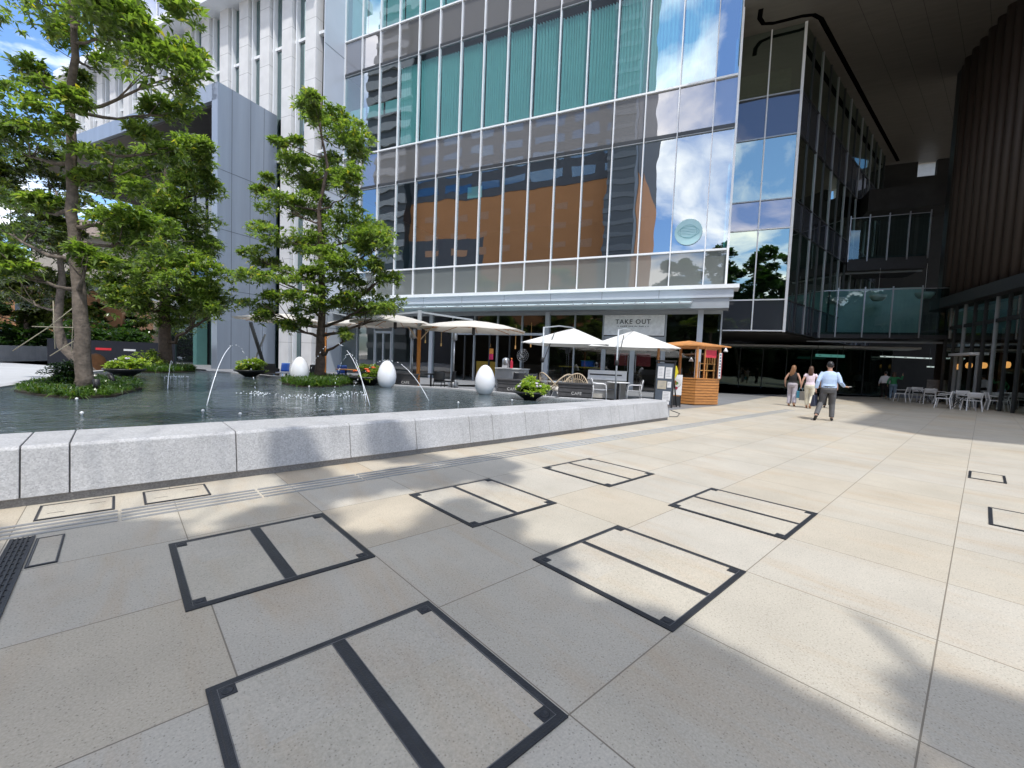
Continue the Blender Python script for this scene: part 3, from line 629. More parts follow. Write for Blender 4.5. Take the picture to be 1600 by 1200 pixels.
MB().box(-6.9, -5.2, -10.8, -10.7, 3.9, 7.7).build('beige_panel', mat('beige_panel', (.45, .41, .37), .6, 0, .15, .6), pb)
MB().box(-9.2, -7.9, -15, -14.9, 0, 2.7).build('lit_panel', mat('amber_panel', (.09, .05, .015), .5), pb)
for i, (x, y) in enumerate(((1311, 467), (1372, 463), (1445, 459))):
    P_ = at(x, y, [28.0, 26.6, 24.6][i])
    b = MB(); b.lathe([(.02, -.3), (.26, -.26), (.40, -.08), (.43, .06), (.40, .06), (.3, .02)], 24)
    b.tube([(0, 0, 0), (0, 0, 1.7)], .008, 5)
    tag(b.build('bowl_lamp', M_paint, None, P_), ['white bowl fixture behind the footbridge glass, nearest the glass wing', 'white bowl fixture behind the footbridge glass, middle of three', 'white bowl fixture behind the footbridge glass, nearest the louvred building'][i], 'bowl lamp', 'white bowls behind the footbridge')
def hsign(name, label, x0, y0, x1, y1, Y, col):
    a = at(x0, y0, Y); c_ = at(x1, y1, Y); wd = (c_.x-a.x); ht = abs(a.z-c_.z)
    t = thing(name, label, 'sign', ((a.x+c_.x)/2, Y, (a.z+c_.z)/2), 0, 'hanging signs in the passage')
    MB().box(-wd/2, wd/2, -.04, .04, -ht/2, ht/2).build('sign_panel', col, t)
    for x in (-wd/2+.1, wd/2-.1): MB().tube([(x, 0, ht/2), (x, 0, ht/2+.6)], .012, 5).build('hanger', M_dkalu, t)
    b = MB(); k = -wd/2+.15
    while k < wd/2-.2:
        ww = random.uniform(.05, .16); b.box(k, k+ww, -.046, -.041, -.018, .018); k += ww+random.uniform(.25, .6)
    b.build('sign_marks', M_ink, t)
M_lit = mat('lit_white_sign', (.6, .65, .62), .4, emis=(.8, .95, .9), estr=.28); M_grn = mat('green_sign', (.07, .22, .19), .4, emis=(.15, .5, .42), estr=.18)
hsign('hanging_sign', 'dim green hanging sign above the walking people', 1275, 553, 1319, 559, 27, M_grn)
hsign('hanging_sign', 'long white hanging sign above the two far walkers', 1376, 556, 1455, 561, 27.5, M_lit)
hsign('hanging_sign', 'short white hanging sign beside the lobby glass corner', 1449, 572, 1476, 575, 26.5, M_lit)

# ================================================================== LOUVRED BUILDING ON THE RIGHT
lb = thing('louvred_building', 'dark building with brown vertical louvres over a tall glazed lobby', 'building', P0, A_F)
U_R = -11.35
M_louv = mat('brown_louvre', (.056, .042, .034), .55, .1, .15, 1.2, stretch=(1, 1, .15))
for k in range(17):
    o_ = 2.4 - k*.74
    b = MB(); ofs = -.12 if k < 15 else -.3*(k-14)
    b.lathe([(.22, 5.75), (.22, 20.4)], 12, (U_R+.2+ofs, o_, 0), 1.0, .95)
    b.build('louvre', M_louv, lb)
MB().box(U_R-.6, U_R+.05, -9.4, 2.8, 5.4, 20.5).build('louvre_backing', M_black, lb)
b = MB(); b.prism([(U_R-1, 2.8), (U_R+.55, 2.8), (U_R+.55, -8.6)] + [(U_R+.55-1.2*(1-math.cos(a)), -8.6-1.2*math.sin(a)) for a in np.linspace(.2, 1.5, 7)] + [(U_R-1, -9.8)], 5.2, 5.75); b.build('louvre_base_band', M_black, lb)
for k in range(12):
    o_ = 2.2 - k*.92
    MB().box(U_R-.02, U_R+.09, o_-.03, o_+.03, 0, 5.3).build('mullion', M_dkalu if k % 3 else M_alug, lb)
    if k < 11:
        for z0, z1 in ((.05, 4.0), (4.2, 5.25)): MB().quad((U_R+.02, o_, z0), (U_R+.02, o_, z1), (U_R+.02, o_-.9, z1), (U_R+.02, o_-.9, z0)).build('lobby_window', G_right, lb)
MB().box(U_R-.03, U_R+.07, -8.0, 2.2, 4.02, 4.18).build('transom', M_black, lb)
MB().box(U_R-.04, U_R+.35, -6.6, -4.4, 2.55, 2.68).build('door_canopy', M_alu, lb)
for o_ in (-6.6, -4.5): MB().box(U_R, U_R+.12, o_, o_+.1, 0, 2.55).build('door_post', M_alug, lb)
MB().box(U_R-5, U_R-4.9, -9.4, 2.6, 0, 5.3).build('lobby_back_wall', M_darkb, lb)
MB().box(U_R-5, U_R-.1, -9.4, 2.6, 5.3, 5.39).build('lobby_ceiling', mat('pale_lobby_ceiling', (.32, .32, .3), .7), lb)
MB().box(U_R-5, U_R-.15, -9.45, -9.35, 0, 5.3).build('lobby_end_wall', M_dark, lb)
MB().box(U_R-24, U_R-.05, 2.6, 2.9, 0, 20.5).build('end_wall', M_louv, lb)
for k, o_ in enumerate((-1.2, -3.2, -5.0, -6.3, -7.2)): MB().box(U_R-1.6, U_R-1.5, o_, o_+.35, 0, 4.0).build('lobby_column', mat('brown_column', (.12, .08, .06), .6), lb)
MB().prism([(U_R-.6, 2.8), (U_R-1.4, 6.5), (U_R-.5, 12.5), (U_R+1.8, 18.2), (U_R-25, 22), (U_R-25, 2.8)], 18.7, 23).build('unseen_shade_roof', M_louv, lb)  # unseen roof, outline shaped so its shadow edge falls across the right-hand paving
for i, (x, y, s) in enumerate(((1497, 573, 7.0), (1514, 571, 5.9), (1537, 571, 5.0), (1573, 570, 3.0))):
    P_ = fw(U_R-1.0, -.93-s+.6, 0); r = ray(x, y); P_ = CP + r*((Vector((P_.x, P_.y))).length/Vector((r.x, r.y)).length)
    t = thing('globe_lamp', 'orange globe lamp in the right-hand lobby, %s' % ['farthest and smallest of the row', 'second from the far end', 'third from the far end', 'nearest and largest of the row'][i], 'lamp', P_, 0, 'globe lamps in the lobby')
    MB().lathe([(.04, -.15), (.11, -.12), (.14, 0), (.11, .12), (.04, .15)], 16).build('lamp_shade', mat('glowing_orange_shade', (.8, .4, .15), .5, emis=(1, .45, .13), estr=.9), t)
    MB().tube([(0, 0, .15), (0, 0, 2.6)], .01, 5).build('cord', M_black, t)

# ================================================================== WHITE PIER BLOCK AND PORTAL ON THE LEFT
pr_b = thing('white_pier_building', 'office block with tall white stone piers and green slot windows', 'building', P0, A_F)
UP0 = 26.15; OP = 1.8
for k in range(15):
    c_ = UP0+1.0+k*2.42
    zb = 0 if c_ < UP0+14 else 18.0                          # beyond the portal doors the block hangs over open space
    b = MB(); b.box(c_-.52, c_+.52, OP-.6, OP+.0, zb, 28.0)
    b.build('pier', M_pier, pr_b)
    u1 = c_+.54; u2 = c_+1.82
    for z0, z1 in ((.1, 7.2), (7.4, 15.5), (15.7, 23.6), (23.8, 27.9)):
        if z0 < zb: continue
        b = MB(); t1 = random.uniform(-.004, .004); b.quad((u1, OP-.42+t1, z0), (u1, OP-.42, z1), (u2-.25, OP-.42-t1, z1), (u2-.25, OP-.42, z0)); b.build('slot_window', G_pier, pr_b)
    MB().box(u2-.3, u2-.22, OP-.5, OP-.1, zb, 28).build('slot_mullion', M_alu, pr_b)
    MB().box(u1-.01, u1+.05, OP-.6, OP-.3, zb, 28).build('slot_mullion', M_dkalu, pr_b)
for z in (7.3, 15.6, 23.7): MB().box(UP0, 62 if z > 18 else 39, OP-.55, OP-.28, z-.1, z+.1).build('slot_transom', M_alu, pr_b)
MB().box(UP0, 40, OP-1.6, OP-.62, 0, 28).build('wall', M_dark, pr_b)
MB().box(40, 62, OP-18, OP-.62, 17.6, 28).build('wall', M_dark, pr_b)
MB().box(39.9, 40, OP-18, OP-.62, 0, 17.6).build('end_wall', M_alug, pr_b)
MB().box(UP0, 62.6, OP-9, OP+1.1, 28.0, 28.75).build('cornice', M_alu, pr_b)
MB().box(UP0, 61, OP-8, OP-1.5, 28.75, 35).build('setback_storey', glassmat('blue_upper_glass', (1, 1, 1), .4, (.8, .85, 1), .004, opaque=(.05, .06, .12)), pr_b)
for k in range(16): MB().box(UP0+k*2.3, UP0+k*2.3+.06, OP-1.5, OP-1.42, 28.75, 35).build('setback_mullion', M_alu, pr_b)
MB().box(62, 62.2, OP-18, OP, 17.6, 28).build('end_wall', M_pier, pr_b)

M_port = mat('portal_metal', (.29, .335, .40), .32, .4, .08, .5, stretch=(3, 3, .2))
po = thing('entrance_portal', 'huge silver metal entrance portal with a wide cantilevered roof', 'portal', P0, A_F)
UPO = 30.8; PF = 5.85; PT = 18.85
MB().box(UPO, UPO+.62, OP-.2, PF, 0, PT).build('side_wall', M_port, po)
j = MB()
for z in (5.4, 9.4, 13.3): j.box(UPO-.006, UPO+.3, OP, PF+.004, z, z+.025)
for o_ in (4.9, 3.6, 2.6): j.box(UPO-.006, UPO+.1, o_, o_+.02, 0, PT)
j.build('panel_joint', M_dkalu, po)
MB().box(UPO+.02, UPO+31, OP-.1, PF, PT-1.1, PT).build('roof_slab', M_port, po)
MB().box(UPO+.62, UPO+30.6, OP, PF-.3, PT-1.25, PT-1.1).build('soffit', mat('dark_bronze_soffit', (.05, .042, .036), .35, .2, .15, 1, stretch=(.3, 4, 1)), po)
MB().box(UPO+.62, UPO+14, OP+.1, OP+.2, 0, PT-1.2).build('rear_glass', glassmat('portal_dark_glass', (1, 1, 1), .12, (.8, .9, 1), .003, opaque=(.01, .012, .014)), po)
for k in range(6): MB().box(UPO+1.4+k*1.6, UPO+1.48+k*1.6, OP+.2, OP+.3, 0, PT-1.2).build('portal_mullion', M_dkalu, po)
M_teal = mat('teal_glass_fin', (.10, .22, .21), .2, 0, .1, 1)
for u in (UPO+5.2, UPO+7.6): MB().box(u, u+.5, OP+.3, OP+1.1, 0, 4.2).build('teal_fin', M_teal, po)
d = MB().box(UPO+1.2, UPO+4.6, OP+.32, OP+.4, 0, 3.6).build('door_glass', glassmat('portal_door_glass', (1, 1, 1), .10, (1, 1, 1), .002, opaque=(.012, .014, .015)), po)
for u in (1.2, 2.85, 4.5): MB().box(UPO+u, UPO+u+.08, OP+.4, OP+.46, 0, 3.6).build('door_stile', M_alug, po)

# ================================================================== TREES AND PLANTS
def leaves_mesh(name, mat, parent, centers, n_leaf, L, Wd, up=.35, spread=1.0, droop=.25):
    """whorls of pointed leaves: for each centre n_leaf leaves radiate from one twig tip"""
    k = len(centers); n = k*n_leaf
    cen = np.repeat(np.asarray(centers, float), n_leaf, axis=0)
    az = np.tile(np.arange(n_leaf)*2*np.pi/n_leaf, k) + np.repeat(rng.random(k)*6.3, n_leaf) + rng.normal(0, .25, n)
    el = rng.normal(up, .35, n)
    d = np.stack([np.cos(az)*np.cos(el), np.sin(az)*np.cos(el), np.sin(el)], 1)
    tilt = np.repeat(rng.normal(0, .3, (k, 3)), n_leaf, axis=0); d = d+tilt; d /= np.linalg.norm(d, axis=1)[:, None]
    side = np.cross(d, [0, 0, 1.0]); side /= np.maximum(np.linalg.norm(side, axis=1), 1e-6)[:, None]
    side += rng.normal(0, .25, (n, 3)); nrm = np.cross(side, d)
    s = (rng.uniform(.7, 1.25, n)*L)[:, None]; wv = side*(s*Wd/L)
    base = cen + d*s*.06
    mid = base + d*s*.5 + nrm*s*.06
    tip = base + d*s - np.array([0, 0, 1.0])*s*droop*rng.uniform(.3, 1, (n, 1))
    V = np.stack([base, mid+wv*.5+nrm*s*.06, tip, mid-wv*.5+nrm*s*.06], 1).reshape(-1, 3)
    me = bpy.data.meshes.new(name); me.vertices.add(n*4); me.vertices.foreach_set('co', V.ravel())
    me.loops.add(n*4); me.loops.foreach_set('vertex_index', np.arange(n*4)); me.polygons.add(n)
    me.polygons.foreach_set('loop_start', np.arange(n)*4); me.polygons.foreach_set('loop_total', np.full(n, 4)); me.update(); me.validate()
    me.materials.append(mat); o = bpy.data.objects.new(name, me); C.objects.link(o)
    if parent: o.parent = parent
    return o
def pad_points(c, r, n, flat=True):
    """points through a lumpy pad; denser towards its upper skin, with holes"""
    out = []; c = np.array(tuple(c), float); r = np.array(tuple(r), float)*np.array([1.06, 1.06, 1.3])
    k = max(3, int(n/38)); sub = []
    for _ in range(k):
        v = rng.normal(0, 1, 3); v /= np.linalg.norm(v); sub.append((v*rng.uniform(.35, .85), rng.uniform(.28, .48)))
    while len(out) < n:
        s, q = sub[rng.integers(k)]
        v = rng.normal(0, 1, 3); v /= np.linalg.norm(v); v[2] = abs(v[2]) if rng.random() < .6 else v[2]
        p = s + v*q*rng.uniform(.55, 1.0)
        out.append(c + p*r)
    return out
def curve(a, b, sag=.0, n=6, wob=.05):
    a = Vector(a); b = Vector(b); d = (b-a).length; pts = []
    for i in range(n+1):
        t = i/n; p = a.lerp(b, t); p.z += sag*d*4*t*(1-t)*-1
        if 0 < i < n: p += Vector((random.uniform(-1, 1), random.uniform(-1, 1), random.uniform(-1, 1)))*wob*d*.5
        pts.append(p)
    return pts
def tree(name, label, cat, trunk, rad, clumps, leafm, barkm, n_leaf=7, L=.15, Wd=.045, dens=1.0, group=None, twigs=True, limb=.05):
    base = Vector(trunk[0]); t = thing(name, label, cat, base, 0, group)
    tr = MB(); pts = []
    P = [Vector(p)-base for p in trunk]
    for i in range(len(P)-1):
        for j in range(4):
            q = P[i].lerp(P[i+1], j/4); q += Vector((random.uniform(-1, 1), random.uniform(-1, 1), 0))*rad[i]*.12; pts.append(q)
    pts.append(P[-1]); rr = np.interp(np.linspace(0, len(P)-1, len(pts)), range(len(P)), rad)
    rr[0] *= 1.35
    tr.tube(pts, list(rr), 12)
    tr.build('trunk', barkm, t)
    allp = []; lm = MB()
    for c, r, n in clumps:
        c = Vector(c)-base
        # limb from the trunk a little below the pad
        best = min(pts, key=lambda q: abs(q.z-(c.z-.35*(Vector((c.x, c.y))-Vector((q.x, q.y))).length)))
        i = pts.index(best); r0 = min(rr[i]*.55, limb)
        cv = curve(best, c+Vector((0, 0, -r[2]*.3)), .06, 6, .06)
        lm.tube(cv, list(np.linspace(r0, r0*.28, len(cv))), 6)
        if twigs:
            for _ in range(5):
                e = c+Vector((random.uniform(-.75, .75)*r[0], random.uniform(-.75, .75)*r[1], random.uniform(-.3, .5)*r[2]))
                cv2 = curve(cv[random.randint(3, 5)], e, .03, 4, .08); lm.tube(cv2, list(np.linspace(r0*.35, r0*.1, len(cv2))), 5)
        allp += pad_points(c, r, int(n*dens))
    if lm.v: lm.build('limb', barkm, t)
    leaves_mesh('crown', leafm, t, allp, n_leaf, L, Wd)
    return t
def padpx(x0, y0, x1, y1, Y, n, deep=1.0):
    """a foliage pad seen between photo pixels, Y metres ahead"""
    a = at(x0, (y0+y1)/2, Y); b = at(x1, (y0+y1)/2, Y); z0 = at((x0+x1)/2, y1, Y).z; z1 = at((x0+x1)/2, y0, Y).z
    return ((a+b)/2, ((b.x-a.x)/2, (b.x-a.x)/2*deep, (z1-z0)/2), n)

# big evergreen on the left island
bt = gp(132, 612, .48)
Yb = bt.y
pads = [padpx(-60, -90, 130, 60, Yb+.2, 330), padpx(60, -110, 240, 70, Yb-.5, 380), padpx(150, -60, 300, 95, Yb-.2, 360), padpx(215, 30, 322, 170, Yb-.1, 260), padpx(90, 60, 200, 130, Yb+.6, 130),
        padpx(5, 80, 110, 160, Yb+.5, 130), padpx(-70, 130, 60, 215, Yb, 170), padpx(60, 150, 140, 210, Yb-.4, 150), padpx(-40, 195, 110, 262, Yb+.2, 190), padpx(215, 120, 300, 215, Yb+.8, 150),
        padpx(-60, 300, 60, 390, Yb+.4, 150), padpx(10, 285, 110, 350, Yb+.3, 130), padpx(95, 380, 175, 432, Yb-.6, 170), padpx(-40, 385, 80, 445, Yb-.4, 220), padpx(125, 225, 270, 305, Yb+.3, 250), padpx(140, 300, 240, 350, Yb-.2, 130),
        padpx(150, 330, 300, 400, Yb+.2, 250), padpx(190, 200, 300, 260, Yb+.7, 160), padpx(20, -40, 110, 40, Yb+.9, 120)]
tree('evergreen_tree', 'tall evergreen tree with grey trunk on the left pond island, crown leaving the picture', 'tree',
     [bt, at(128, 520, Yb), at(120, 430, Yb+.05), at(112, 330, Yb), at(113, 230, Yb), at(108, 150, Yb+.1), at(118, 90, Yb), at(112, 0, Yb), at(120, -90, Yb)], [.135, .115, .095, .085, .075, .065, .055, .04, .03], pads, L_bay, M_bark, 7, .15, .046, 1.1, limb=.045)
# evergreen on the middle island, layered pads
mt = gp(500, 594, .48); Ym = mt.y
lay = [(440, 160, 555, 205), (425, 205, 470, 232), (470, 150, 520, 190), (500, 190, 580, 260), (420, 245, 535, 295), (520, 265, 582, 312), (395, 280, 450, 312), (400, 305, 510, 345), (465, 270, 540, 300),
       (385, 340, 520, 395), (505, 335, 625, 395), (368, 380, 440, 415), (545, 360, 626, 408), (375, 415, 490, 450), (465, 395, 590, 455), (570, 410, 626, 450), (378, 455, 455, 500), (440, 452, 530, 492), (505, 452, 632, 492), (540, 478, 622, 508), (430, 492, 490, 522), (525, 515, 560, 535), (470, 300, 520, 345)]
pads = [padpx(*q, Ym+random.uniform(-.9, .9), int((q[2]-q[0])*(q[3]-q[1])/26)+20, .9) for q in lay]
tree('evergreen_tree', 'layered evergreen tree on the middle pond island in front of the glass facade', 'tree',
     [mt, at(500, 540, Ym), at(504, 480, Ym), at(502, 400, Ym), at(498, 330, Ym), at(512, 260, Ym), at(500, 200, Ym), at(502, 160, Ym)], [.165, .135, .11, .085, .06, .045, .03, .02], pads, L_mid, M_bark2, 7, .18, .056, 1.5, limb=.06)
# darker tree behind, in front of the portal
kt = gp(258, 577, .48); Yk = kt.y
lay = [(150, 400, 260, 470), (230, 395, 360, 470), (170, 440, 250, 505), (250, 440, 365, 505), (285, 360, 355, 420), (165, 340, 290, 410), (240, 300, 350, 370), (190, 245, 300, 320), (280, 250, 345, 320), (230, 470, 340, 525), (255, 210, 330, 260), (300, 460, 352, 512)]
pads = [padpx(*q, Yk+random.uniform(-1.3, 1.0), int((q[2]-q[0])*(q[3]-q[1])/24)+20, .9) for q in lay]
tree('evergreen_tree', 'broad dark green tree at the far end of the pond before the silver portal', 'tree',
     [kt, at(257, 520, Yk), at(258, 450, Yk), at(255, 380, Yk), at(258, 300, Yk), at(262, 230, Yk)], [.25, .20, .16, .12, .08, .04], pads, L_mid, M_bark2, 7, .22, .066, 1.7, limb=.08)
# slim tree behind the left island with its bamboo supports
st_ = gp(98, 573, 0)
st_ = Vector((-14.2, 14.9, 0)); Ys = st_.y
lay = [(20, 240, 120, 300), (40, 290, 150, 350), (0, 330, 95, 400), (60, 340, 140, 400), (30, 400, 130, 460), (-20, 420, 70, 480), (-50, 250, 40, 330)]
pads = [padpx(*q, Ys+random.uniform(-.6, .8), int((q[2]-q[0])*(q[3]-q[1])/24)+20, .9) for q in lay]
tree('slim_tree', 'slim grey-trunked tree tied to bamboo poles behind the left island', 'tree',
     [st_, at(96, 540, Ys), at(90, 500, Ys), at(97, 440, Ys), at(92, 380, Ys), at(88, 300, Ys)], [.17, .15, .12, .10, .06, .03], pads, L_bush, M_bark, 7, .18, .055, 1.4, limb=.05)
M_bamb = mat('pale_bamboo', (.30, .27, .19), .6, 0, .15, 6)
for i, (a, b_) in enumerate((((83, 470), (86, 545)), ((116, 455), (112, 550)), ((20, 548), (78, 510)), ((50, 510), (120, 512)), ((75, 512), (118, 478)), ((78, 556), (120, 530)))):
    A = at(a[0], a[1], Ys-.4-.1*i); B = at(b_[0], b_[1], Ys-.4-.1*i)
    q = MB(); q.tube([Vector((0, 0, 0)), B-A], .014, 7)
    tag(q.build('bamboo_pole', M_bamb, None, A), ['upright bamboo pole left of the slim trunk', 'upright bamboo pole right of the slim trunk', 'slanting bamboo pole low on the left', 'level bamboo pole crossing the slim trunk', 'short slanting bamboo brace above the crossing', 'short low bamboo brace near the slim trunk'][i], 'pole', 'bamboo supports of the slim tree')

# islands with grass; shrubs; uplights
M_soil = mat('dark_soil', (.04, .03, .02), .95, 0, .4, 9)
def island(pts, label, n, L, h=.03):
    o = MB().prism(pts, WZ-.1, WZ+h).build('island_bed', M_soil); struct(o)
    xs = np.array([p[:2] for p in pts]); c = xs.mean(0); cs = []
    while len(cs) < n:
        a, b_ = rng.random(2); i = rng.integers(len(pts)); q = c + (xs[i]-c)*math.sqrt(a) ; q2 = c + (xs[(i+1) % len(pts)]-c)*math.sqrt(a); p = q+(q2-q)*b_
        cs.append((p[0], p[1], WZ+h))
    g_ = leaves_mesh('grass', L_gr, None, cs, 8, L, .016, 1.0, droop=.5); g_['kind'] = 'stuff'; g_['label'] = label; g_['category'] = 'grass'
def blob(pxs, z): return [tuple(gp(x, y, z)) for x, y in pxs]
island(blob([(22, 612), (60, 619), (120, 624), (180, 620), (222, 608), (215, 600), (170, 594), (110, 594), (50, 602)], WZ), 'short green grass on the left pond island', 1500, .17)
island(blob([(440, 600), (470, 605), (500, 605.5), (530, 604), (552, 600), (548, 594), (500, 591), (455, 592)], WZ), 'fresh green grass on the middle pond island', 1500, .24)
island(blob([(205, 581.5), (250, 583), (305, 581.5), (300, 577), (250, 575), (215, 576.5)], WZ), 'grass bed under the dark tree at the far pond edge', 1200, .28)
def shrub(name, label, c, r, n, m, L=.07, nl=6, group=None, cat='shrub'):
    t = thing(name, label, cat, c, 0, group)
    pts = [p for p in pad_points((0, 0, r[2]*.75), r, n)]
    leaves_mesh('foliage', m, t, pts, nl, L, L*.4)
    MB().tube([(0, 0, 0), (0, 0, r[2])], [.03, .015], 6).build('stem', M_bark2, t); return t
shrub('low_shrub', 'dark clipped shrub beside the big trunk on the left island', gp(105, 606, WZ+.03), (.36, .36, .26), 1300, L_dk, .05)
for i, (x, y, lean) in enumerate(((151, 615, .0), (180, 604, -.12), (92, 607, .03))):
    t = thing('uplight', ['black garden uplight right at the big trunk on the left island', 'leaning black garden uplight on the grass right of the big trunk', 'black garden uplight left of the clipped shrub'][i], 'uplight', gp(x, y, WZ+.03), 0, 'black uplights on the left island')
    b = MB(); b.tube([(0, 0, .06), (lean, 0, .26)], [.042, .05], 10); b.build('lamp_head', M_black, t)
    MB().tube([(0, 0, 0), (0, 0, .07)], .014, 6).build('spike', M_black, t)
# planter bowls
M_bowl = mat('black_bowl', (.018, .018, .02), .45, 0, .2, 5)
L_fl = mat('orange_petals', (.62, .10, .03), .6); L_wf = mat('white_petals', (.7, .68, .66), .6); L_pf = mat('pale_lilac_petals', (.50, .46, .55), .6)
def planter(c, r, label, fm, flower, nf, n=420, zf=.30):
    t = thing('planter_bowl', label, 'planter', c, 0, 'planter bowls round the pond')
    b = MB(); b.lathe([(.34*r, 0), (.42*r, .02), (.80*r, .15*r/.5), (1.0*r, .19*r/.5), (1.0*r, .23*r/.5), (.9*r, .23*r/.5), (.8*r, .17*r/.5)], 28); b.build('bowl', M_bowl, t)
    pts = pad_points((0, 0, .25*r/.5), (r*.92, r*.92, zf), n); pts = [p for p in pts if p[2] > .14]
    leaves_mesh('foliage', fm, t, pts, 6, .10, .045)
    if nf:
        fl = MB()
        for _ in range(nf):
            a = random.uniform(0, 6.28); q = r*.8*random.random()**.5; z = .25*r/.5+zf*(1-(q/r)**2)*.95
            fl.ball((q*math.cos(a), q*math.sin(a), z), .035 if flower is not L_fl else .06, None, .03, 7, 4)
        fl.build('flowers', flower, t)['kind'] = 'stuff'
    return t
planter(gp(195, 588, WZ), .50, 'black planter bowl of lime leaves on the left, behind the big trunk', L_lime, L_pf, 14)
planter(gp(391, 588, WZ), .50, 'black planter bowl of lime leaves right below the leaning dark posts', L_lime, L_pf, 12)
planter(gp(575, 601, WZ), .56, 'black planter bowl with bright orange flowers beside the grey-white egg', L_mid, L_fl, 16)
planter(gp(828, 624, WZ), .42, 'lime green planter bowl with white flowers at the right end of the pond', L_lime, L_pf, 18, 520, .24)
shrub('flowering_shrub', 'rounded pale green shrub at the foot of the dark tree', gp(238, 578, WZ), (.5, .5, .42), 520, L_lime, .08)
# white eggs
M_egg = mat('frosted_white_glass', (.78, .79, .82), .25, 0, .02, 2, coat=.3)
for i, (x, y, h) in enumerate(((468, 597, .80), (604, 605, .80), (757, 616, .80))):
    c = gp(x, y, WZ); k = MB()
    prof = [(math.sin(math.pi*i_/22)*(.265+.035*math.cos(math.pi*i_/22)), h*.5-h*.52*math.cos(math.pi*i_/22)) for i_ in range(23)]
    k.lathe(prof, 32); k.build
    tag(k.build('egg_light', M_egg, None, (c.x, c.y, WZ-.04)), ['white egg lamp by the middle island, left of the trunk', 'pale egg lamp between the orange flowers and a dark barrier', 'brightest white egg lamp standing alone in the water on the right'][i], 'egg lamp', 'white egg lamps in the pond')
# fountain jets
M_jet = mat('jet_water', (.80, .84, .88), .15, 0, .0, 2)
def jet(label, s, e, h, solid=.45):
    solid *= .8
    s = Vector(s); e = Vector(e); b = MB(); n = 40; pts = []
    for i in range(n+1):
        t_ = i/n; p = s.lerp(e, t_); p.z = WZ + 4*h*t_*(1-t_); pts.append(p)
    ks = int(n*solid); b.tube([p-s for p in pts[:ks+1]], list(np.linspace(.0075, .0045, ks+1)), 6)
    for i in range(ks, n):
        if random.random() < .72:
            p = pts[i].lerp(pts[i+1], random.random()*.6)-s; q = pts[i+1]-s
            p += Vector((random.uniform(-1, 1), random.uniform(-1, 1), random.uniform(-1, 1)))*.016
            b.tube([p, p.lerp(q, .5)], random.uniform(.004, .009), 5)
    t = thing('water_jet', label, 'water jet', s, 0, 'arching fountain jets')
    b.build('stream', M_jet, t)['kind'] = 'stuff'
    k = MB()
    for _ in range(46):
        a = random.uniform(0, 6.28); q = random.random()**.7*.30; k.ball((e.x-s.x+q*math.cos(a)*1.5, e.y-s.y+q*math.sin(a), random.uniform(0, .05)), random.uniform(.005, .016), None, None, 5, 4)
    k.build('splash', M_jet, t)['kind'] = 'stuff'
jet('fountain jet arching left of the middle island, rising from beside the far planter', gp(323, 634, WZ), gp(402, 617, WZ), 1.0, .5)
jet('fountain jet arching high in front of the middle trunk to the left', gp(578, 634, WZ), gp(470, 622, WZ), 1.12, .42)
jet('second thinner fountain jet falling left of the middle trunk', gp(572, 628, WZ), gp(520, 620, WZ), .92, .4)
jet('fountain jet arching over the pale egg lamp and orange flowers', gp(670, 626, WZ), gp(545, 616, WZ), .82, .42)
jet('short far fountain jet near the grass under the dark tree', gp(262, 607, WZ), gp(272, 590, WZ), .55, .6)
for i, (x, y) in enumerate(((317, 648), (128, 652), (120, 629), (375, 653), (533, 645), (716, 634), (800, 630), (483, 608))):
    c = gp(x, y-2, WZ)
    t = thing('water_nozzle', ['small white nozzle', 'small white nozzle left of the picture near the wall', 'small white nozzle before the left island', 'small white nozzle at the wall by a block joint', 'small white nozzle below the middle island', 'small white nozzle left of the bright egg lamp', 'small white nozzle left of the lime planter', 'small white nozzle at the middle island edge'][i] if i else 'small white nozzle at the wall between the two left jets', 'nozzle', c, 0, 'white nozzles in the pond')
    MB().lathe([(.012, -.03), (.012, .02), (.02, .03), (.02, .05), (.006, .06)], 8).build('nozzle_tip', M_paint, t)
# rock on the left
rk = MB(); rk.ball((0, 0, .3), .42, .38, .72, 14, 10); rk.v = [(x*(1+.12*math.sin(7*z+3*x)), y*(1+.1*math.cos(5*x+4*z)), max(0, z)) for x, y, z in rk.v]
tag(rk.build('boulder', mat('rusty_rock', (.20, .085, .03), .85, 0, .4, 3, bump=.5, bscale=9), None, at(150, 578, 16.2)*1.0 - Vector((0, 0, at(150, 578, 16.2).z))), 'upright rusty brown boulder behind the big trunk', 'boulder')

# left background: kerb wall, sign wall, hedge wood, orange building
kw = MB().prism([gp(-40, 566), gp(118, 563), gp(118, 563)+Vector((-.3, .8, 0)), gp(-40, 566)+Vector((-.3, .8, 0))], 0, 1.05)
tag(kw.build('kerb_wall', M_gran), 'low grey wall below the bushes at the far left', 'wall')
sw_ = thing('sign_wall', 'low black sign wall with red and white marks beside the portal doors', 'sign wall', gp(184, 572), R(28))
MB().box(-3.2, 3.0, -.2, .2, 0, 1.6).build('wall_body', mat('navy_black_wall', (.012, .014, .022), .3), sw_)
MB().box(-1.0, -.25, -.22, -.2, 1.0, 1.14).build('red_mark', mat('red_mark', (.6, .02, .03), .5), sw_)
MB().box(.35, .95, -.22, -.2, 1.0, 1.12).build('white_mark', M_paint, sw_)
ob = thing('brick_building', 'orange brick building half hidden by trees at the far left', 'building', at(45, 560, 46)*1 - Vector((0, 0, at(45, 560, 46).z)), R(20))
MB().box(-14, 8, 0, 8, 0, 7.2).build('wall', mat('orange_brick', (.34, .17, .08), .8, 0, .2, .8), ob)
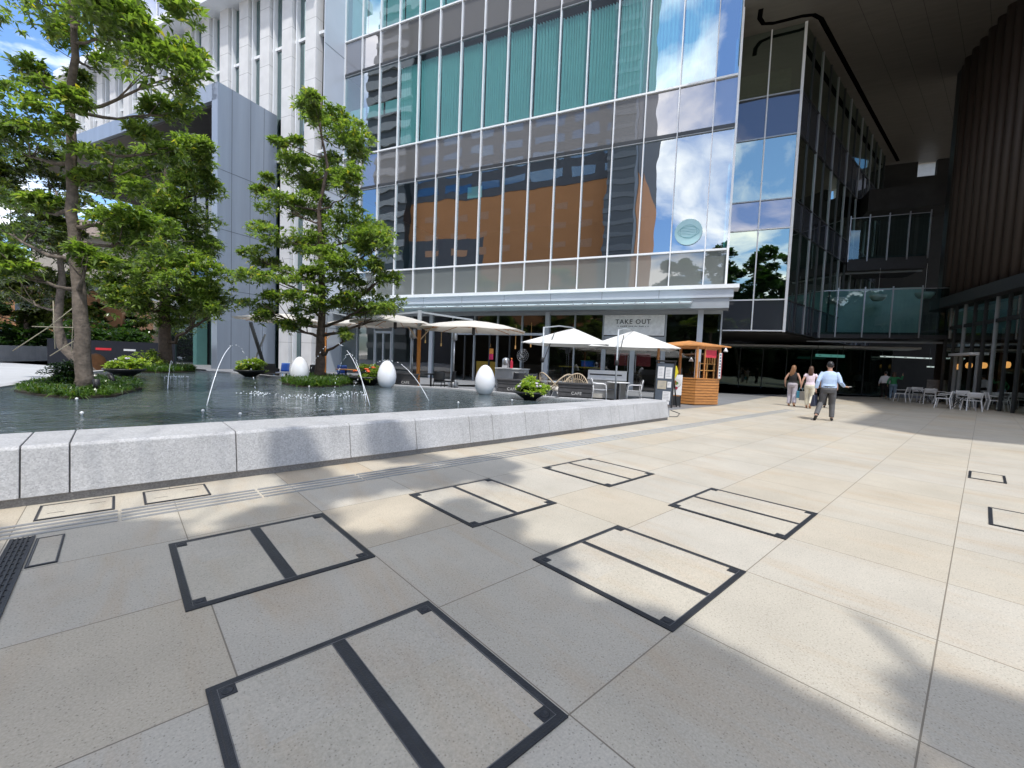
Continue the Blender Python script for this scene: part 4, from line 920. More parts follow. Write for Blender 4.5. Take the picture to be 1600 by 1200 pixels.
for x in (-9, -5, -1, 3):
    wn_ = MB().box(x, x+1.6, -.05, .05, 3.6, 6.2).build('window', glassmat('far_window%d' % x, (1, 1, 1), .3, opaque=(.08, .1, .12)), ob)
    MB().box(x-.1, x+1.7, -.1, -.051, 3.4, 3.6).build('sill', M_alug, wn_)
MB().box(-14.4, 8.4, -.4, 8.4, 7.2, 7.6).build('roof', M_alug, ob)
hr = thing('distant_house', 'distant house with a brown tiled roof seen under the portal roof', 'house', at(170, 420, 60) - Vector((0, 0, at(170, 420, 60).z)), R(25))
MB().box(-6, 9, -4, 4, 0, 15).build('wall', mat('beige_render', (.42, .38, .33), .8), hr)
MB().add([(-7, -5, 15), (10, -5, 15), (10, 5, 15), (-7, 5, 15), (-5, 0, 18), (8, 0, 18)], [(0, 1, 5, 4), (1, 2, 5), (2, 3, 4, 5), (3, 0, 4), (3, 2, 1, 0)]).build('roof', mat('brown_tiles', (.17, .13, .11), .8, 0, .2, 3), hr)
def bigtree(label, c, h, r, m, n=900, L=.45, group='trees beyond the left wall', trunk_r=.18, z0=.25):
    c = Vector(c); cl = []
    for k in range(9):
        a = random.uniform(0, 6.28); q = random.random()**.5*r*.7; z = c.z + h*(z0+(1-z0)*random.random())
        rr = r*random.uniform(.42, .6)*(1.1-.4*(z-c.z)/h); cl.append(((c.x+q*math.cos(a), c.y+q*math.sin(a), z), (rr, rr, rr*.62), n//9))
    return tree('broadleaf_tree', label, 'tree', [c, c+Vector((.1, 0, h*.5)), c+Vector((0, .1, h*.95))], [trunk_r, trunk_r*.7, .03], cl, m, M_bark2, 6, L, L*.42, 1, group, False, .06)
bg_ = [(-30, 30, 15, 4.2, L_dk), (40, 33, 5.5, 2.6, L_bush), (-80, 26, 11, 3.6, L_dk), (95, 42, 7.5, 3.2, L_bush), (20, 46, 16, 5.0, L_bush), (150, 48, 9.0, 3.6, L_dk), (205, 50, 6.5, 3.0, L_bush), (75, 58, 15, 5.0, L_dk)]
labs = ['tall dark tree at the left edge beyond the grey kerb wall', 'olive bush before the orange brick building', 'dark tree mostly outside the left edge', 'olive tree right of the orange brick building', 'tall dark tree over the orange brick building', 'dark tree behind the boulder and sign wall', 'olive bush between sign wall and portal doors', 'far dark tree above the slim tree supports']
for (x, Y, h, r, m), lab in zip(bg_, labs):
    p = at(x, 570, Y); bigtree(lab, (p.x, p.y, 0), h, r, m, 1000, .42 if Y > 40 else .32)
hd = []
for x in np.linspace(-60, 230, 90):
    p = gp(x, 561.5 if x < 118 else 565); p = p + p.normalized()*random.uniform(1.2, 4.5); p.z = random.uniform(.2, 2.4); hd.append(p)
hdg = leaves_mesh('hedge', L_dk, None, [q for p in hd for q in pad_points(tuple(p), (1.5, 1.5, 1.0), 26)], 6, .38, .17); tag(hdg, 'dark ragged hedge above the low grey wall at far left', 'hedge'); hdg['kind'] = 'stuff'

# trees behind the viewer whose crowns shade the paving
def shade(px, py, h, r, n, rz=.35):
    p = gp(px, py); k = h/math.tan(R(SUN_EL)); s_ = Vector((math.sin(R(SUN_AZ)), math.cos(R(SUN_AZ)), 0))
    c = p + s_*k; c.z = h; return (c, (r*.9, r*.8, rz), n)
sh1 = [shade(90, 1000, 6.0, .95, 420), shade(160, 940, 6.6, .75, 330), shade(330, 1000, 6.2, .8, 380), shade(430, 920, 6.8, .75, 380), shade(300, 900, 6.0, .6, 240), shade(520, 880, 7.0, .7, 330), shade(200, 1130, 5.6, .7, 330), shade(420, 1100, 5.8, .6, 330), shade(640, 900, 7.2, .5, 260), shade(560, 920, 6.6, .5, 260),
       shade(540, 765, 7.6, .42, 170), shade(440, 805, 7.2, .45, 190), shade(650, 742, 7.8, .55, 230), shade(760, 728, 8.0, .5, 180), shade(790, 745, 7.6, .35, 110), shade(400, 690, 7.4, .7, 240), shade(300, 705, 7.0, .42, 130), shade(235, 700, 6.9, .35, 90), shade(500, 690, 7.6, .45, 140), shade(470, 740, 7.2, .4, 130), shade(640, 715, 8.2, .4, 120), shade(90, 856, 6.5, .5, 120), shade(160, 848, 6.4, .3, 70),
       shade(50, 1150, 5.5, .6, 260), shade(560, 1180, 5.6, .5, 260), shade(-80, 900, 6.2, 1.2, 380)]
sh2 = [shade(735, 805, 7.2, .34, 150), shade(765, 830, 7.0, .32, 150), shade(700, 850, 7.0, .45, 200), shade(760, 880, 6.8, .5, 240), shade(830, 960, 6.4, .45, 260), shade(900, 1010, 6.2, .45, 280), shade(760, 960, 6.4, .42, 220), shade(800, 1080, 6.0, .5, 330), shade(950, 1060, 6.0, .42, 300), shade(1000, 1010, 6.4, .3, 170), shade(1060, 1060, 6.2, .33, 220), shade(1140, 1110, 6.0, .34, 230), shade(1060, 1140, 5.8, .4, 280), shade(1220, 1170, 5.8, .3, 200), shade(900, 1150, 5.6, .5, 330), shade(1290, 1210, 5.6, .3, 200), shade(1180, 1200, 5.4, .4, 260), shade(640, 1110, 5.8, .42, 260),
       shade(1590, 1170, 6.3, .24, 130), shade(1660, 1170, 6.4, .3, 150)]
tree('shade_tree', 'evergreen tree behind the viewer to the left, throwing leaf shade over paving and wall', 'tree', [(-1.6, -2.6, 0), (-1.4, -2.3, 3), (-1.0, -1.6, 6), (-.8, -1, 8)], [.2, .17, .1, .04], sh1, L_bay, M_bark, 7, .21, .085, 1.0, 'trees behind the viewer', twigs=False, limb=.02)
t2 = tree('shade_tree', 'evergreen tree behind the viewer to the right, throwing leaf shade over the nearest covers', 'tree', [(2.6, -3.6, 0), (2.4, -3.4, 3), (2.0, -3, 5.5), (1.8, -2.7, 7)], [.18, .15, .1, .04], sh2, L_bay, M_bark, 7, .2, .08, 1.0, 'trees behind the viewer', twigs=False, limb=.02)

# ================================================================== ACROSS THE PLAZA (seen mirrored in the glass)
op = thing('opposite_building', 'dark and orange hotel block across the plaza, mirrored in the glass facade', 'building', P0, A_F)
M_or = mat('orange_render', (.56, .24, .085), .7, 0, .06, .1); M_gry = mat('dark_grey_render', (.10, .10, .11), .7, 0, .06, .1)
MB().box(14.5, 66, 60, 80, 37, 88).build('upper_storeys', M_gry, op)
MB().box(14.5, 48, 60.1, 80, 0, 37).build('orange_front', M_or, op); MB().box(48, 66, 60.1, 80, 28.5, 37).build('orange_front', M_or, op)
MB().box(48, 66, 60.1, 80, 0, 28.5).build('lower_storeys', M_gry, op)
M_ow = glassmat('hotel_window', (1, 1, 1), .14, (.6, .8, 1), .002, opaque=(.04, .10, .20))
for z in np.arange(38.5, 52, 3.6):
    for k in range(7): MB().box(16+k*7.2, 21.4+k*7.2, 59.95, 60, z, z+1.7).build('window_band', M_ow, op)
for z in (24.5, 28.4, 32.3):
    for k in range(8): MB().box(17+k*6, 19.6+k*6, 60.05, 60.1, z, z+1.4).build('orange_panel', mat('pale_orange_panel', (.54, .28, .15), .6), op)
ot = thing('opposite_tower', 'banded dark tower block across the plaza, mirrored at the left of the facade', 'building', P0, A_F)
MB().box(66, 77.5, 58, 76, 0, 96).build('tower_body', mat('tower_dark', (.05, .055, .06), .4), ot)
for z in np.arange(3, 95, 3.4): MB().box(65.9, 77.6, 57.6, 58, z, z+1.5).build('balcony_band', mat('tower_grey', (.34, .34, .33), .6), ot)
os_ = thing('opposite_corner_tower', 'striped slim tower at the end of the orange hotel block across the plaza', 'building', P0, A_F)
MB().box(14.6, 20, 57, 60, 0, 92).build('tower_body', mat('corner_grey', (.13, .14, .15), .5), os_)
for z in np.arange(20, 78, 2.4): MB().box(14.5, 20.1, 56.9, 57, z, z+.8).build('stripe', mat('corner_pale', (.20, .21, .22), .5), os_)
far = []
for u in np.linspace(-32, 46, 34):
    h = 19 if u < 10 else 9.5
    p = fw(u+random.uniform(-1, 1), random.uniform(49, 55), 0)
    for z in np.arange(2, h+random.uniform(-2.5, 2), 2.4): far += pad_points((p.x, p.y, z), (2.7, 2.7, 1.7), 110)
wc = MB()
for u in np.linspace(-32, 46, 30):
    p = fw(u, random.uniform(53, 56), 0); hh = (17 if u < 10 else 8)*random.uniform(.8, 1.0); wc.ball((p.x, p.y, hh*.45), 2.6, 2.6, hh*.55, 10, 8)
tag(wc.build('woodland', L_dk), 'dark inner mass of the green wood across the plaza', 'woodland')['kind'] = 'stuff'
wd = leaves_mesh('woodland', L_dk, None, far, 6, .62, .36); tag(wd, 'dense green wood across the plaza, mirrored in the wing and shop glass', 'woodland'); wd['kind'] = 'stuff'

# ================================================================== CAFE TERRACE
def legs_tube(b, pts, r): b.tube(pts, r, 6)
# two cantilever canopies on one mast (big cream parasols)
def twin_parasol(c, label, heads, top, wood=True):
    t = thing('twin_parasol', label, 'parasol', c, 0, 'cream twin parasols')
    MB().box(-.055, .055, -.055, .055, .25, 2.35).build('mast', M_mast, t)
    MB().box(-.065, .065, -.065, .065, 2.35, top).build('mast_cap', M_alug, t)
    MB().box(-.45, .45, -.3, .3, 0, .22).build('base', M_dkalu, t)
    for sgn, ln, w_, zc in heads:
        hx = sgn*ln
        MB().beam((0, 0, top-.06), (hx*.98, 0, zc+.16), .05, .06).build('arm', M_alug, t)
        MB().beam((0, 0, 1.95), (sgn*.42, 0, 2.45), .035, .035).build('brace', mat('pale_strut', (.5, .38, .27), .5), t)
        b = MB(); N8 = 16; vs = [(hx, 0, zc+.14)]
        for ring, (fr, dz) in enumerate(((.35, .06), (.7, -.06), (1.0, -.2))):
            for k in range(N8):
                a = 2*math.pi*k/N8; sq = 1/max(abs(math.cos(a)), abs(math.sin(a))); sc_ = min(sq, 1.2); sag = .03*math.sin(k*math.pi/1.0+math.pi/2)
                vs.append((hx+w_*fr*sc_*math.cos(a), w_*.9*fr*sc_*math.sin(a), zc+dz-(.035 if k % 2 else 0)))
        fs = [(0, 1+k, 1+(k+1) % N8) for k in range(N8)] + [(1+r*N8+k, 1+(r+1)*N8+k, 1+(r+1)*N8+(k+1) % N8, 1+r*N8+(k+1) % N8) for r in range(2) for k in range(N8)]
        b.add(vs, fs, True); cv = b.build('canopy', M_fabb, t)
        so_ = cv.modifiers.new('thick', 'SOLIDIFY'); so_.thickness = .012
        for k in range(8):
            a = 2*math.pi*k/8
            rb_ = MB(); rb_.tube([(hx, 0, zc-.1), (hx+w_*.5*math.cos(a), w_*.45*math.sin(a), zc-.06), (hx+w_*.98*math.cos(a), w_*.88*math.sin(a), zc-.24)], .013, 5); rb_.build('rib', M_mast, t)
        MB().lathe([(.03, -.38), (.06, -.34), (.06, -.12), (.02, -.05)], 10, (hx, 0, zc)).build('hub', M_black, t)
    return t
def onY(x, Y, z=0): p = at(x, 600, Y); return Vector((p.x, p.y, z))
twin_parasol(onY(653, 15.6), 'cream double parasol on an orange wooden mast right of the middle tree', ((-1, .88, 1.45, 2.72), (1, 1.95, 1.85, 2.62)), 3.05)
twin_parasol(onY(507, 20.5), 'cream double parasol on an orange wooden mast hidden behind the middle tree', ((-1, 1.9, 1.9, 3.02), (1, 1.6, 1.3, 2.95)), 3.4)
# leaning dark posts
lp = thing('leaning_posts', 'two dark posts crossing like an X beside the silver portal', 'posts', onY(408, 21.5))
MB().beam((-.55, 0, 2.75), (.35, 0, 0), .12, .12).build('post', M_dkalu, lp); MB().beam((.10, .15, 2.2), (-.75, .15, 0), .07, .07).build('post', M_alug, lp)
MB().box(-.3, .7, -.4, .4, 0, .5).build('base_block', M_black, lp)
# square white parasols
def sq_parasol(c, rz, label, half, zr, zt, arm):
    t = thing('square_parasol', label, 'parasol', c, rz, 'square white parasols')
    b = MB(); n = 8
    def cell(ax, ay, bx, by):
        pass
    cs = [(-half, -half), (half, -half), (half, half), (-half, half)]
    ox, oy = arm
    for k in range(4):
        a = cs[k]; d = cs[(k+1) % 4]
        def fn(s, t_, a=a, d=d):
            ex = a[0]+(d[0]-a[0])*s; ey = a[1]+(d[1]-a[1])*s; sag = .10*math.sin(math.pi*s)*t_
            return (ox+ex*t_*(1-.03*math.sin(math.pi*s)), oy+ey*t_*(1-.03*math.sin(math.pi*s)), zt-(zt-zr)*t_**1.04-sag*.12)
        b.grid(fn, 8, 8, False)
    cv = b.build('canopy', M_fab, t); sd = cv.modifiers.new('thick', 'SOLIDIFY'); sd.thickness = .01
    for k in range(4):
        MB().tube([(ox, oy, zt-.05), (ox+cs[k][0]*.97, oy+cs[k][1]*.97, zr-.03)], .012, 5).build('rib', M_alug, t)
    MB().tube([(0, 0, 0), (0, 0, zt-.10)], .032, 10).build('pole', M_alug, t)
    MB().tube([(0, 0, zt-.13), (ox*.5, oy*.5, zt+.02), (ox, oy, zt+.03)], .022, 8).build('arm', M_alug, t)
    MB().tube([(0, 0, 1.3), (ox*.35, oy*.35, zt-.25)], .016, 6).build('brace', M_dkalu, t)
    MB().lathe([(.04, 1.35), (.07, 1.4), (.07, 1.5), (.04, 1.55)], 10).build('crank', M_black, t)
    MB().box(-.35, .35, -.35, .35, 0, .08).build('base', M_dkalu, t)
    return t
sq_parasol(onY(962, 15.2), R(-14), 'white square cantilever parasol in front of the TAKE OUT doors', 1.60, 2.03, 2.72, (.55, 2.0))
sq_parasol(onY(846, 16.4), R(-20), 'white square cantilever parasol left of the TAKE OUT bay', 1.68, 2.10, 2.80, (.75, 1.8))
# white armchairs, table, cabinet
M_seat = mat('grey_mesh_seat', (.30, .31, .33), .8)
def armchair(label, c, rz, frame=None, seat=None, group='white cafe armchairs'):
    frame = frame or M_paint; seat = seat or M_seat
    t = thing('armchair', label, 'chair', c, rz, group)
    for sx_ in (-1, 1):
        MB().tube([(sx_*.25, .24, 0), (sx_*.26, .22, .44), (sx_*.27, .20, .62), (sx_*.27, .12, .66), (sx_*.27, -.12, .66), (sx_*.26, -.26, .68)], .016, 7).build('arm_frame', frame, t)
        MB().tube([(sx_*.24, -.30, 0), (sx_*.23, -.24, .44), (sx_*.24, -.27, .68)], .016, 7).build('leg', frame, t)
    MB().tube([(-.24, -.27, .66), (-.22, -.30, .80), (-.12, -.33, .84), (.12, -.33, .84), (.22, -.30, .80), (.24, -.27, .66)], .016, 7).build('back_rail', frame, t)
    b = MB(); b.box(-.24, .24, -.24, .24, .42, .45); b.build('seat', seat, t, bevel=.015)
    def fn(s, q): x = -.2+.4*s; return (x, -.285-.05*q+.0-.03*math.cos((s-.5)*3), .48+.32*q)
    g_ = MB().grid(fn, 8, 6).build('backrest', seat, t); sd = g_.modifiers.new('t', 'SOLIDIFY'); sd.thickness = .012
    return t
armchair('white cafe armchair left of the round table, back to the left', onY(938, 15.9), R(-100))
armchair('white cafe armchair right of the round table, turned towards it', onY(990, 15.9), R(80))
armchair('white cafe armchair behind the round table, facing the viewer', onY(957, 16.35), R(175))
def table(label, c, r, h, topm, legm, name='round_table', group=None):
    t = thing(name, label, 'table', c, 0, group)
    MB().lathe([(r*.97, h-.03), (r, h-.02), (r, h-.005), (r*.98, h)], 28).build('table_top', topm, t)
    MB().tube([(0, 0, .02), (0, 0, h-.03)], .035, 10).build('leg', legm, t); MB().lathe([(.24, 0), (.24, .015), (.04, .03)], 20).build('base', legm, t); return t
table('white round cafe table between the white armchairs', onY(966, 16.0), .42, .74, M_paint, M_black)
pc = thing('white_cabinet', 'white upright cabinet with a dark slot, before the TAKE OUT doors', 'cabinet', onY(948, 16.7), R(-14)); pc.scale = (.92, .92, 1.0)
MB().box(-.78, .78, -.26, .26, .08, .78).build('cabinet_body', mat('off_white_cabinet', (.50, .48, .45), .5), pc)
MB().box(-.8, .8, -.02, .28, .78, 1.14).build('upper_panel', M_paint, pc); MB().box(-.72, .6, -.035, -.02, .95, 1.0).build('slot', M_black, pc)
MB().box(-.8, .8, -.34, -.02, .78, .84).build('ledge', M_paint, pc); MB().box(-.74, .74, -.22, .22, 0, .08).build('plinth', M_black, pc)
# rattan lounge chairs
M_rat = mat('beige_rattan', (.42, .34, .24), .6, 0, .15, 12); M_cush = mat('pale_cushion', (.60, .57, .52), .9)
def rattan(label, c, rz):
    t = thing('rattan_chair', label, 'chair', c, rz, 'rattan lounge chairs'); t.scale = (1.2, 1.2, 1.22)
    f = MB(); N_r = 22
    def hoop(q): a = math.pi*(-.12+1.24*q); return Vector((.40*math.cos(a), -.36*math.sin(a)+.18, .40+.42*math.sin(a)**1.5 if math.sin(a) > 0 else .40))
    f.tube([hoop(i/N_r) for i in range(N_r+1)], .02, 6); f.build('hoop', M_rat, t)
    s_ = MB()
    for i in range(3, N_r-2): p = hoop(i/N_r); s_.tube([p, Vector((p.x*.55, p.y*.55+.05, .36))], .007, 5)
    for k in (.35, .65): s_.tube([hoop(i/N_r).lerp(Vector((hoop(i/N_r).x*.55, hoop(i/N_r).y*.55+.05, .36)), k) for i in range(2, N_r-1)], .007, 5)
    s_.build('weave', M_rat, t)['kind'] = 'stuff'
    MB().lathe([(.05, .33), (.31, .35), (.33, .40), (.29, .45), (.1, .46)], 20, (0, .05, 0)).build('cushion', M_cush, t)
    for x, y in ((-.28, .3), (.28, .3), (-.26, -.2), (.26, -.2)): MB().tube([(x*.7, y*.7, .36), (x*1.05, y*1.05, 0)], .014, 6).build('leg', M_paint, t)
    return t
rattan('beige rattan chair seen side-on behind the lime planter bowl', onY(854, 15.2), R(-60))
rattan('pale rattan chair tipped towards the viewer right of the lime planter bowl', onY(882, 14.4), R(35))
rattan('round-backed rattan chair behind the tipped one', onY(900, 15.6), R(160))
table('grey round table among the rattan chairs', onY(862, 15.4), .45, .70, M_alug, M_dkalu)
# low dark planters with CAFE lettering along the pond edge
M_slate = mat('charcoal_slats', (.055, .055, .06), .6, 0, .25, 5)
def barrier(label, c, rz, w_, txt=True):
    t = thing('cafe_barrier', label, 'barrier', c, rz, 'low charcoal CAFE barriers')
    b = MB()
    for k in range(5): b.box(-w_/2, w_/2, -.12-.0*k, .12, .16+k*.125, .16+k*.125+.1)
    b.box(-w_/2+.02, w_/2-.02, -.09, .09, .16, .74); b.build('slat_panel', M_slate, t)
    MB().box(-w_/2-.02, w_/2+.02, -.15, .15, .76, .80).build('top_board', M_slate, t)
    for x in (-w_/2+.08, w_/2-.08): MB().box(x-.03, x+.03, -.1, .1, 0, .16).build('foot', M_black, t)
    if txt: text('CAFE', .12, mat('grey_white_lettering', (.45, .45, .45), .6), 'lettering', t, (.05, -.125, .46), (R(90), 0, 0), space=1.1)
barrier('charcoal barrier lettered CAFE under the tipped rattan chair', onY(899, 12.6), R(-12), .98)
barrier('charcoal barrier lettered CAFE between egg lamp and lime planter', onY(799, 13.4), R(-14), .85)
barrier('charcoal barrier lettered CAFE between the pale egg and the parasol mast', onY(634, 14.6), R(-16), .80)
# cafe service counter with urn and extinguisher, fan, signs
ct = thing('service_counter', 'light grey service counter with two small round stickers', 'counter', onY(800, 18.0), R(-20))
MB().box(-.62, .62, -.3, .3, .08, 1.02).build('counter_body', mat('light_grey_laminate', (.42, .43, .45), .4), ct); MB().box(-.66, .66, -.34, .34, 1.02, 1.06).build('counter_top', M_paint, ct)
MB().box(-.6, .6, -.26, .26, 0, .08).build('plinth', M_black, ct)
d_ = MB(); disc(d_, (.3, 0, .72), .07, -.305, 20); d_.build('sticker', M_black, ct); MB().box(.2, .36, -.308, -.301, .46, .60).build('sticker', M_red, ct)
ur = thing('drinks_urn', 'grey metal drinks urn on the service counter', 'urn', onY(789, 18.0, 1.06)); MB().lathe([(.15, 0), (.15, .36), (.10, .40), (.03, .44)], 18).build('urn_body', M_steel, ur); MB().tube([(.1, -.15, .1), (.1, -.22, .1), (.1, -.22, .05)], .012, 6).build('tap', M_black, ur)
fe = thing('fire_extinguisher', 'red extinguisher-like bottle standing on the service counter', 'bottle', onY(798, 17.85, 1.06)); MB().lathe([(.055, 0), (.06, .02), (.06, .26), (.03, .32), (.02, .36)], 14).build('bottle_body', mat('red_bottle', (.45, .02, .05), .3), fe); MB().lathe([(.03, .36), (.03, .42)], 10).build('cap', mat('orange_cap', (.7, .2, .03), .4), fe)
fan = thing('pedestal_fan', 'pedestal fan with round wire cage behind the service counter', 'fan', onY(816, 17.6), R(-30))
MB().tube([(0, 0, .03), (0, 0, 1.55)], .025, 8).build('pole', M_dkalu, fan); MB().lathe([(.25, 0), (.25, .03), (.03, .05)], 20).build('base', M_dkalu, fan)
cg = MB()
for r_ in (.10, .18, .26): cg.tube([(r_*math.cos(a), -.1+.12*r_, 1.6+r_*math.sin(a)) for a in np.linspace(0, 6.283, 25)], .007, 5)
for a in np.linspace(0, 6.283, 17): cg.tube([(0, -.12, 1.6), (.27*math.cos(a), -.06, 1.6+.27*math.sin(a))], .004, 4)
cg.build('cage', M_steel, fan)
bl = MB()
for a in (0, 2.09, 4.19): bl.add([(0, -.07, 1.6), (.22*math.cos(a), -.09, 1.6+.22*math.sin(a)), (.22*math.cos(a+.7), -.05, 1.6+.22*math.sin(a+.7))], [(0, 1, 2)])
bl.build('blades', M_dkalu, fan)
for i, (x, Y) in enumerate(((812, 15.8), (829, 15.6))):
    t = thing('display_board', ['black A-shaped board behind the CAFE barrier', 'second black A-shaped board left of the rattan chairs'][i], 'board', onY(x, Y), R(-10+25*i), 'black folding boards')
    b = MB(); b.beam((-.25, -.2, 0), (-.22, 0, .95), .04, .03).beam((.25, -.2, 0), (.22, 0, .95), .04, .03); b.build('front_frame', M_black, t)
    b = MB(); b.add([(-.24, -.19, .08), (.24, -.19, .08), (.21, -.01, .93), (-.21, -.01, .93)], [(0, 1, 2, 3)]); b.build('front_board', M_black, t)
    b = MB(); b.add([(-.24, .25, .0), (.24, .25, .0), (.21, .02, .93), (-.21, .02, .93)], [(3, 2, 1, 0)]); b.build('rear_board', M_black, t)
tg = thing('door_notice', 'orange and pink notice on the cafe entrance glass', 'notice', fw(12.9, .06, 1.75), A_F); MB().box(-.14, .14, 0, .01, 0, .32).build('notice_top', mat('orange_notice', (.7, .28, .05), .5), tg); MB().box(-.14, .14, 0, .011, -.36, -.005).build('notice_bottom', mat('pink_notice', (.62, .03, .12), .5), tg)
# round patio heaters / globes on stands
for i, (x, Y, z) in enumerate(((643, 17.2, 2.55), (708, 18.6, 2.6))):
    t = thing('patio_heater', ['slim patio heater by the parasol mast', 'slim patio heater at the cafe entrance column'][i], 'heater', onY(x, Y), 0, 'patio heaters')
    MB().tube([(0, 0, .1), (0, 0, z-.35)], .03, 8).build('pole', M_steel, t); MB().lathe([(.22, 0), (.22, .35), (.1, .45)], 16).build('gas_base', M_steel, t)
    MB().lathe([(.42, z-.02), (.42, z+.01), (.1, z+.09), (.02, z+.1)], 24).build('hood', M_alug, t); MB().lathe([(.10, z-.45), (.13, z-.4), (.13, z-.1), (.1, z-.03)], 16).build('burner', M_steel, t)
# dark chairs, tables and blue chairs at the left of the terrace
def darkchair(label, c, rz, seat, frame, name='cafe_chair', group='dark cafe chairs'):
    t = thing(name, label, 'chair', c, rz, group)
    for x, y in ((-.2, .2), (.2, .2), (-.2, -.2), (.2, -.2)): MB().tube([(x*1.15, y*1.15, 0), (x, y, .45)], .014, 6).build('leg', frame, t)
    MB().box(-.22, .22, -.22, .22, .44, .48).build('seat', seat, t, bevel=.012)
    def fn(s, q): a = (s-.5)*1.9; return (.25*math.sin(a), -.12-.13*math.cos(a)-.05*q, .50+.36*q)
    g_ = MB().grid(fn, 10, 5).build('backrest', seat, t); sd = g_.modifiers.new('t', 'SOLIDIFY'); sd.thickness = .02
    MB().tube([(.25*math.sin(a), -.12-.13*math.cos(a)-.05, .86) for a in np.linspace(-.95, .95, 9)], .016, 6).build('back_rail', frame, t)
    return t
M_blf = mat('light_blue_frame', (.05, .22, .50), .4)
darkchair('bright blue chair behind the lime planter near the leaning posts', onY(386, 18.5), R(200), M_bl2, M_paint, 'blue_chair', 'blue chairs')
darkchair('blue chair with pale blue frame left of the first egg lamp', onY(440, 18.6), R(170), M_bl2, M_blf, 'blue_chair', 'blue chairs')
darkchair('blue chair in shade right of the middle trunk', onY(521, 18.2), R(120), M_bl2, M_blf, 'blue_chair', 'blue chairs')
darkchair('blue chair beside the wooden-topped table, farther from the trunk', onY(534, 18.9), R(200), M_bl2, M_blf, 'blue_chair', 'blue chairs')
darkchair('black chair seen from behind left of the first egg lamp', onY(425, 17.3), R(10), M_black, M_black)
darkchair('black chair half hidden by the middle trunk', onY(485, 18.0), R(60), M_black, M_black)
darkchair('grey-backed chair right of the parasol mast', onY(686, 16.4), R(10), M_dkalu, M_black)
darkchair('black chair at the entrance column', onY(700, 16.9), R(80), M_black, M_black)
darkchair('black chair left of the parasol mast', onY(640, 17.4), R(150), M_black, M_black)
darkchair('black chair behind the pale egg lamp', onY(597, 16.8), R(30), M_darkb, M_black)
table('wooden-topped black table between blue chairs and orange flowers', onY(540, 17.6), .40, .76, M_wood, M_black)
table('black round table right of the parasol mast', onY(673, 16.8), .42, .74, M_black, M_black)
table('black low table left of the first egg lamp', onY(447, 17.0), .38, .55, M_alug, M_black)
bb = thing('drinks_dispenser', 'blue and teal bottle crate on a shelf inside the cafe window', 'crate', fw(7.0, -1.0, 1.2), A_F)
MB().box(-.35, .35, -.2, .2, 0, .32).build('crate_box', M_blue, bb); MB().box(-.4, .4, -.24, .24, .32, .36).build('crate_rim', mat('teal_plastic', (.03, .2, .26), .4), bb)
sh = thing('window_shelf', 'ochre shelf board inside the cafe window under the blue crate', 'shelf', fw(7.3, -1.0, 1.12), A_F); MB().box(-1.4, 1.4, -.3, .3, 0, .06).build('shelf_board', M_yel, sh); 
for x in (-1.2, 1.2): MB().box(x-.03, x+.03, -.25, .25, -1.1, 0).build('support', M_dkalu, sh)

# wooden kiosk
kc = gp(1085, 633.5); ki = thing('wooden_kiosk', 'orange timber kiosk with slatted base and shallow roof at the building corner', 'kiosk', kc, R(19))
# local frame: front corner at the origin; right face runs +x, left face runs to -x/+y
KW, KD, KH = 1.08, 1.45, .98
lf = Vector((-.62, .80, 0)).normalized()*KD
pl4 = [Vector((0, 0, 0)), Vector((KW, 0, 0)), Vector((KW, 0, 0))+lf, lf]
def kprism(b, z0, z1, inset=0):
    c_ = sum(pl4, Vector())/4; q = [p+(c_-p).normalized()*inset for p in pl4]; return b.prism([(p.x, p.y) for p in q], z0, z1)
b = MB(); kprism(b, .03, .96, .03); b.build('counter_core', mat('dark_timber', (.09, .035, .01), .7), ki)
b = MB()
for k in range(9): kprism(b, .04+k*.103, .04+k*.103+.082, .003*(k % 2))
b.build('slat_cladding', M_wood, ki)
b = MB(); kprism(b, .965, 1.0, -.03); b.build('counter_top', M_wood, ki)
for p in pl4: q = p*.96+(sum(pl4, Vector())/4)*.04; MB().box(q.x-.035, q.x+.035, q.y-.035, q.y+.035, 1.0, 2.22).build('post', M_wood, ki)
MB().box(.32, .36, -.02, .02, 1.0, 2.2).build('post', M_wood, ki)
c_ = sum(pl4, Vector())/4
b = MB(); cor = [p+(p-c_)*(.30 if i_ in (1,) else .17) for i_, p in enumerate(pl4)]; b.add([(p.x, p.y, 2.22) for p in cor]+[(c_.x, c_.y, 2.40)]+[(p.x, p.y, 2.18) for p in cor], [(0, 1, 4), (1, 2, 4), (2, 3, 4), (3, 0, 4), (8, 7, 6, 5), (0, 5, 6, 1), (1, 6, 7, 2), (2, 7, 8, 3), (3, 8, 5, 0)]); b.build('roof', M_wood, ki)
b = MB()
for k in range(4): a, d = pl4[k]*.97+c_*.03, pl4[(k+1) % 4]*.97+c_*.03; b.beam((a.x, a.y, 2.14), (d.x, d.y, 2.14), .05, .08)
b.build('top_beam', M_wood, ki)
sr = thing('menu_rack', 'small yellow-wood rack of menu frames standing on the kiosk counter', 'rack', kc + Vector((math.cos(R(19))*.56-math.sin(R(19))*.3, math.sin(R(19))*.56+math.cos(R(19))*.3, 1.0)), R(19))
M_lw = wood_mat('light_pine', (.62, .34, .10), (1, 1, 6))
for x in (-.18, .18, .52): MB().box(x-.02, x+.02, -.02, .02, 0, .82 if x > .1 else .62).build('upright', M_lw, sr)
for z in (.3, .55, .8): MB().box(-.18 if z < .6 else .16, .54, -.05, .05, z-.015, z+.015).build('shelf', M_lw, sr)
MB().box(.28, .31, -.02, .02, .56, .8).build('divider', M_lw, sr); MB().box(.40, .43, -.02, .02, .56, .8).build('divider', M_lw, sr)
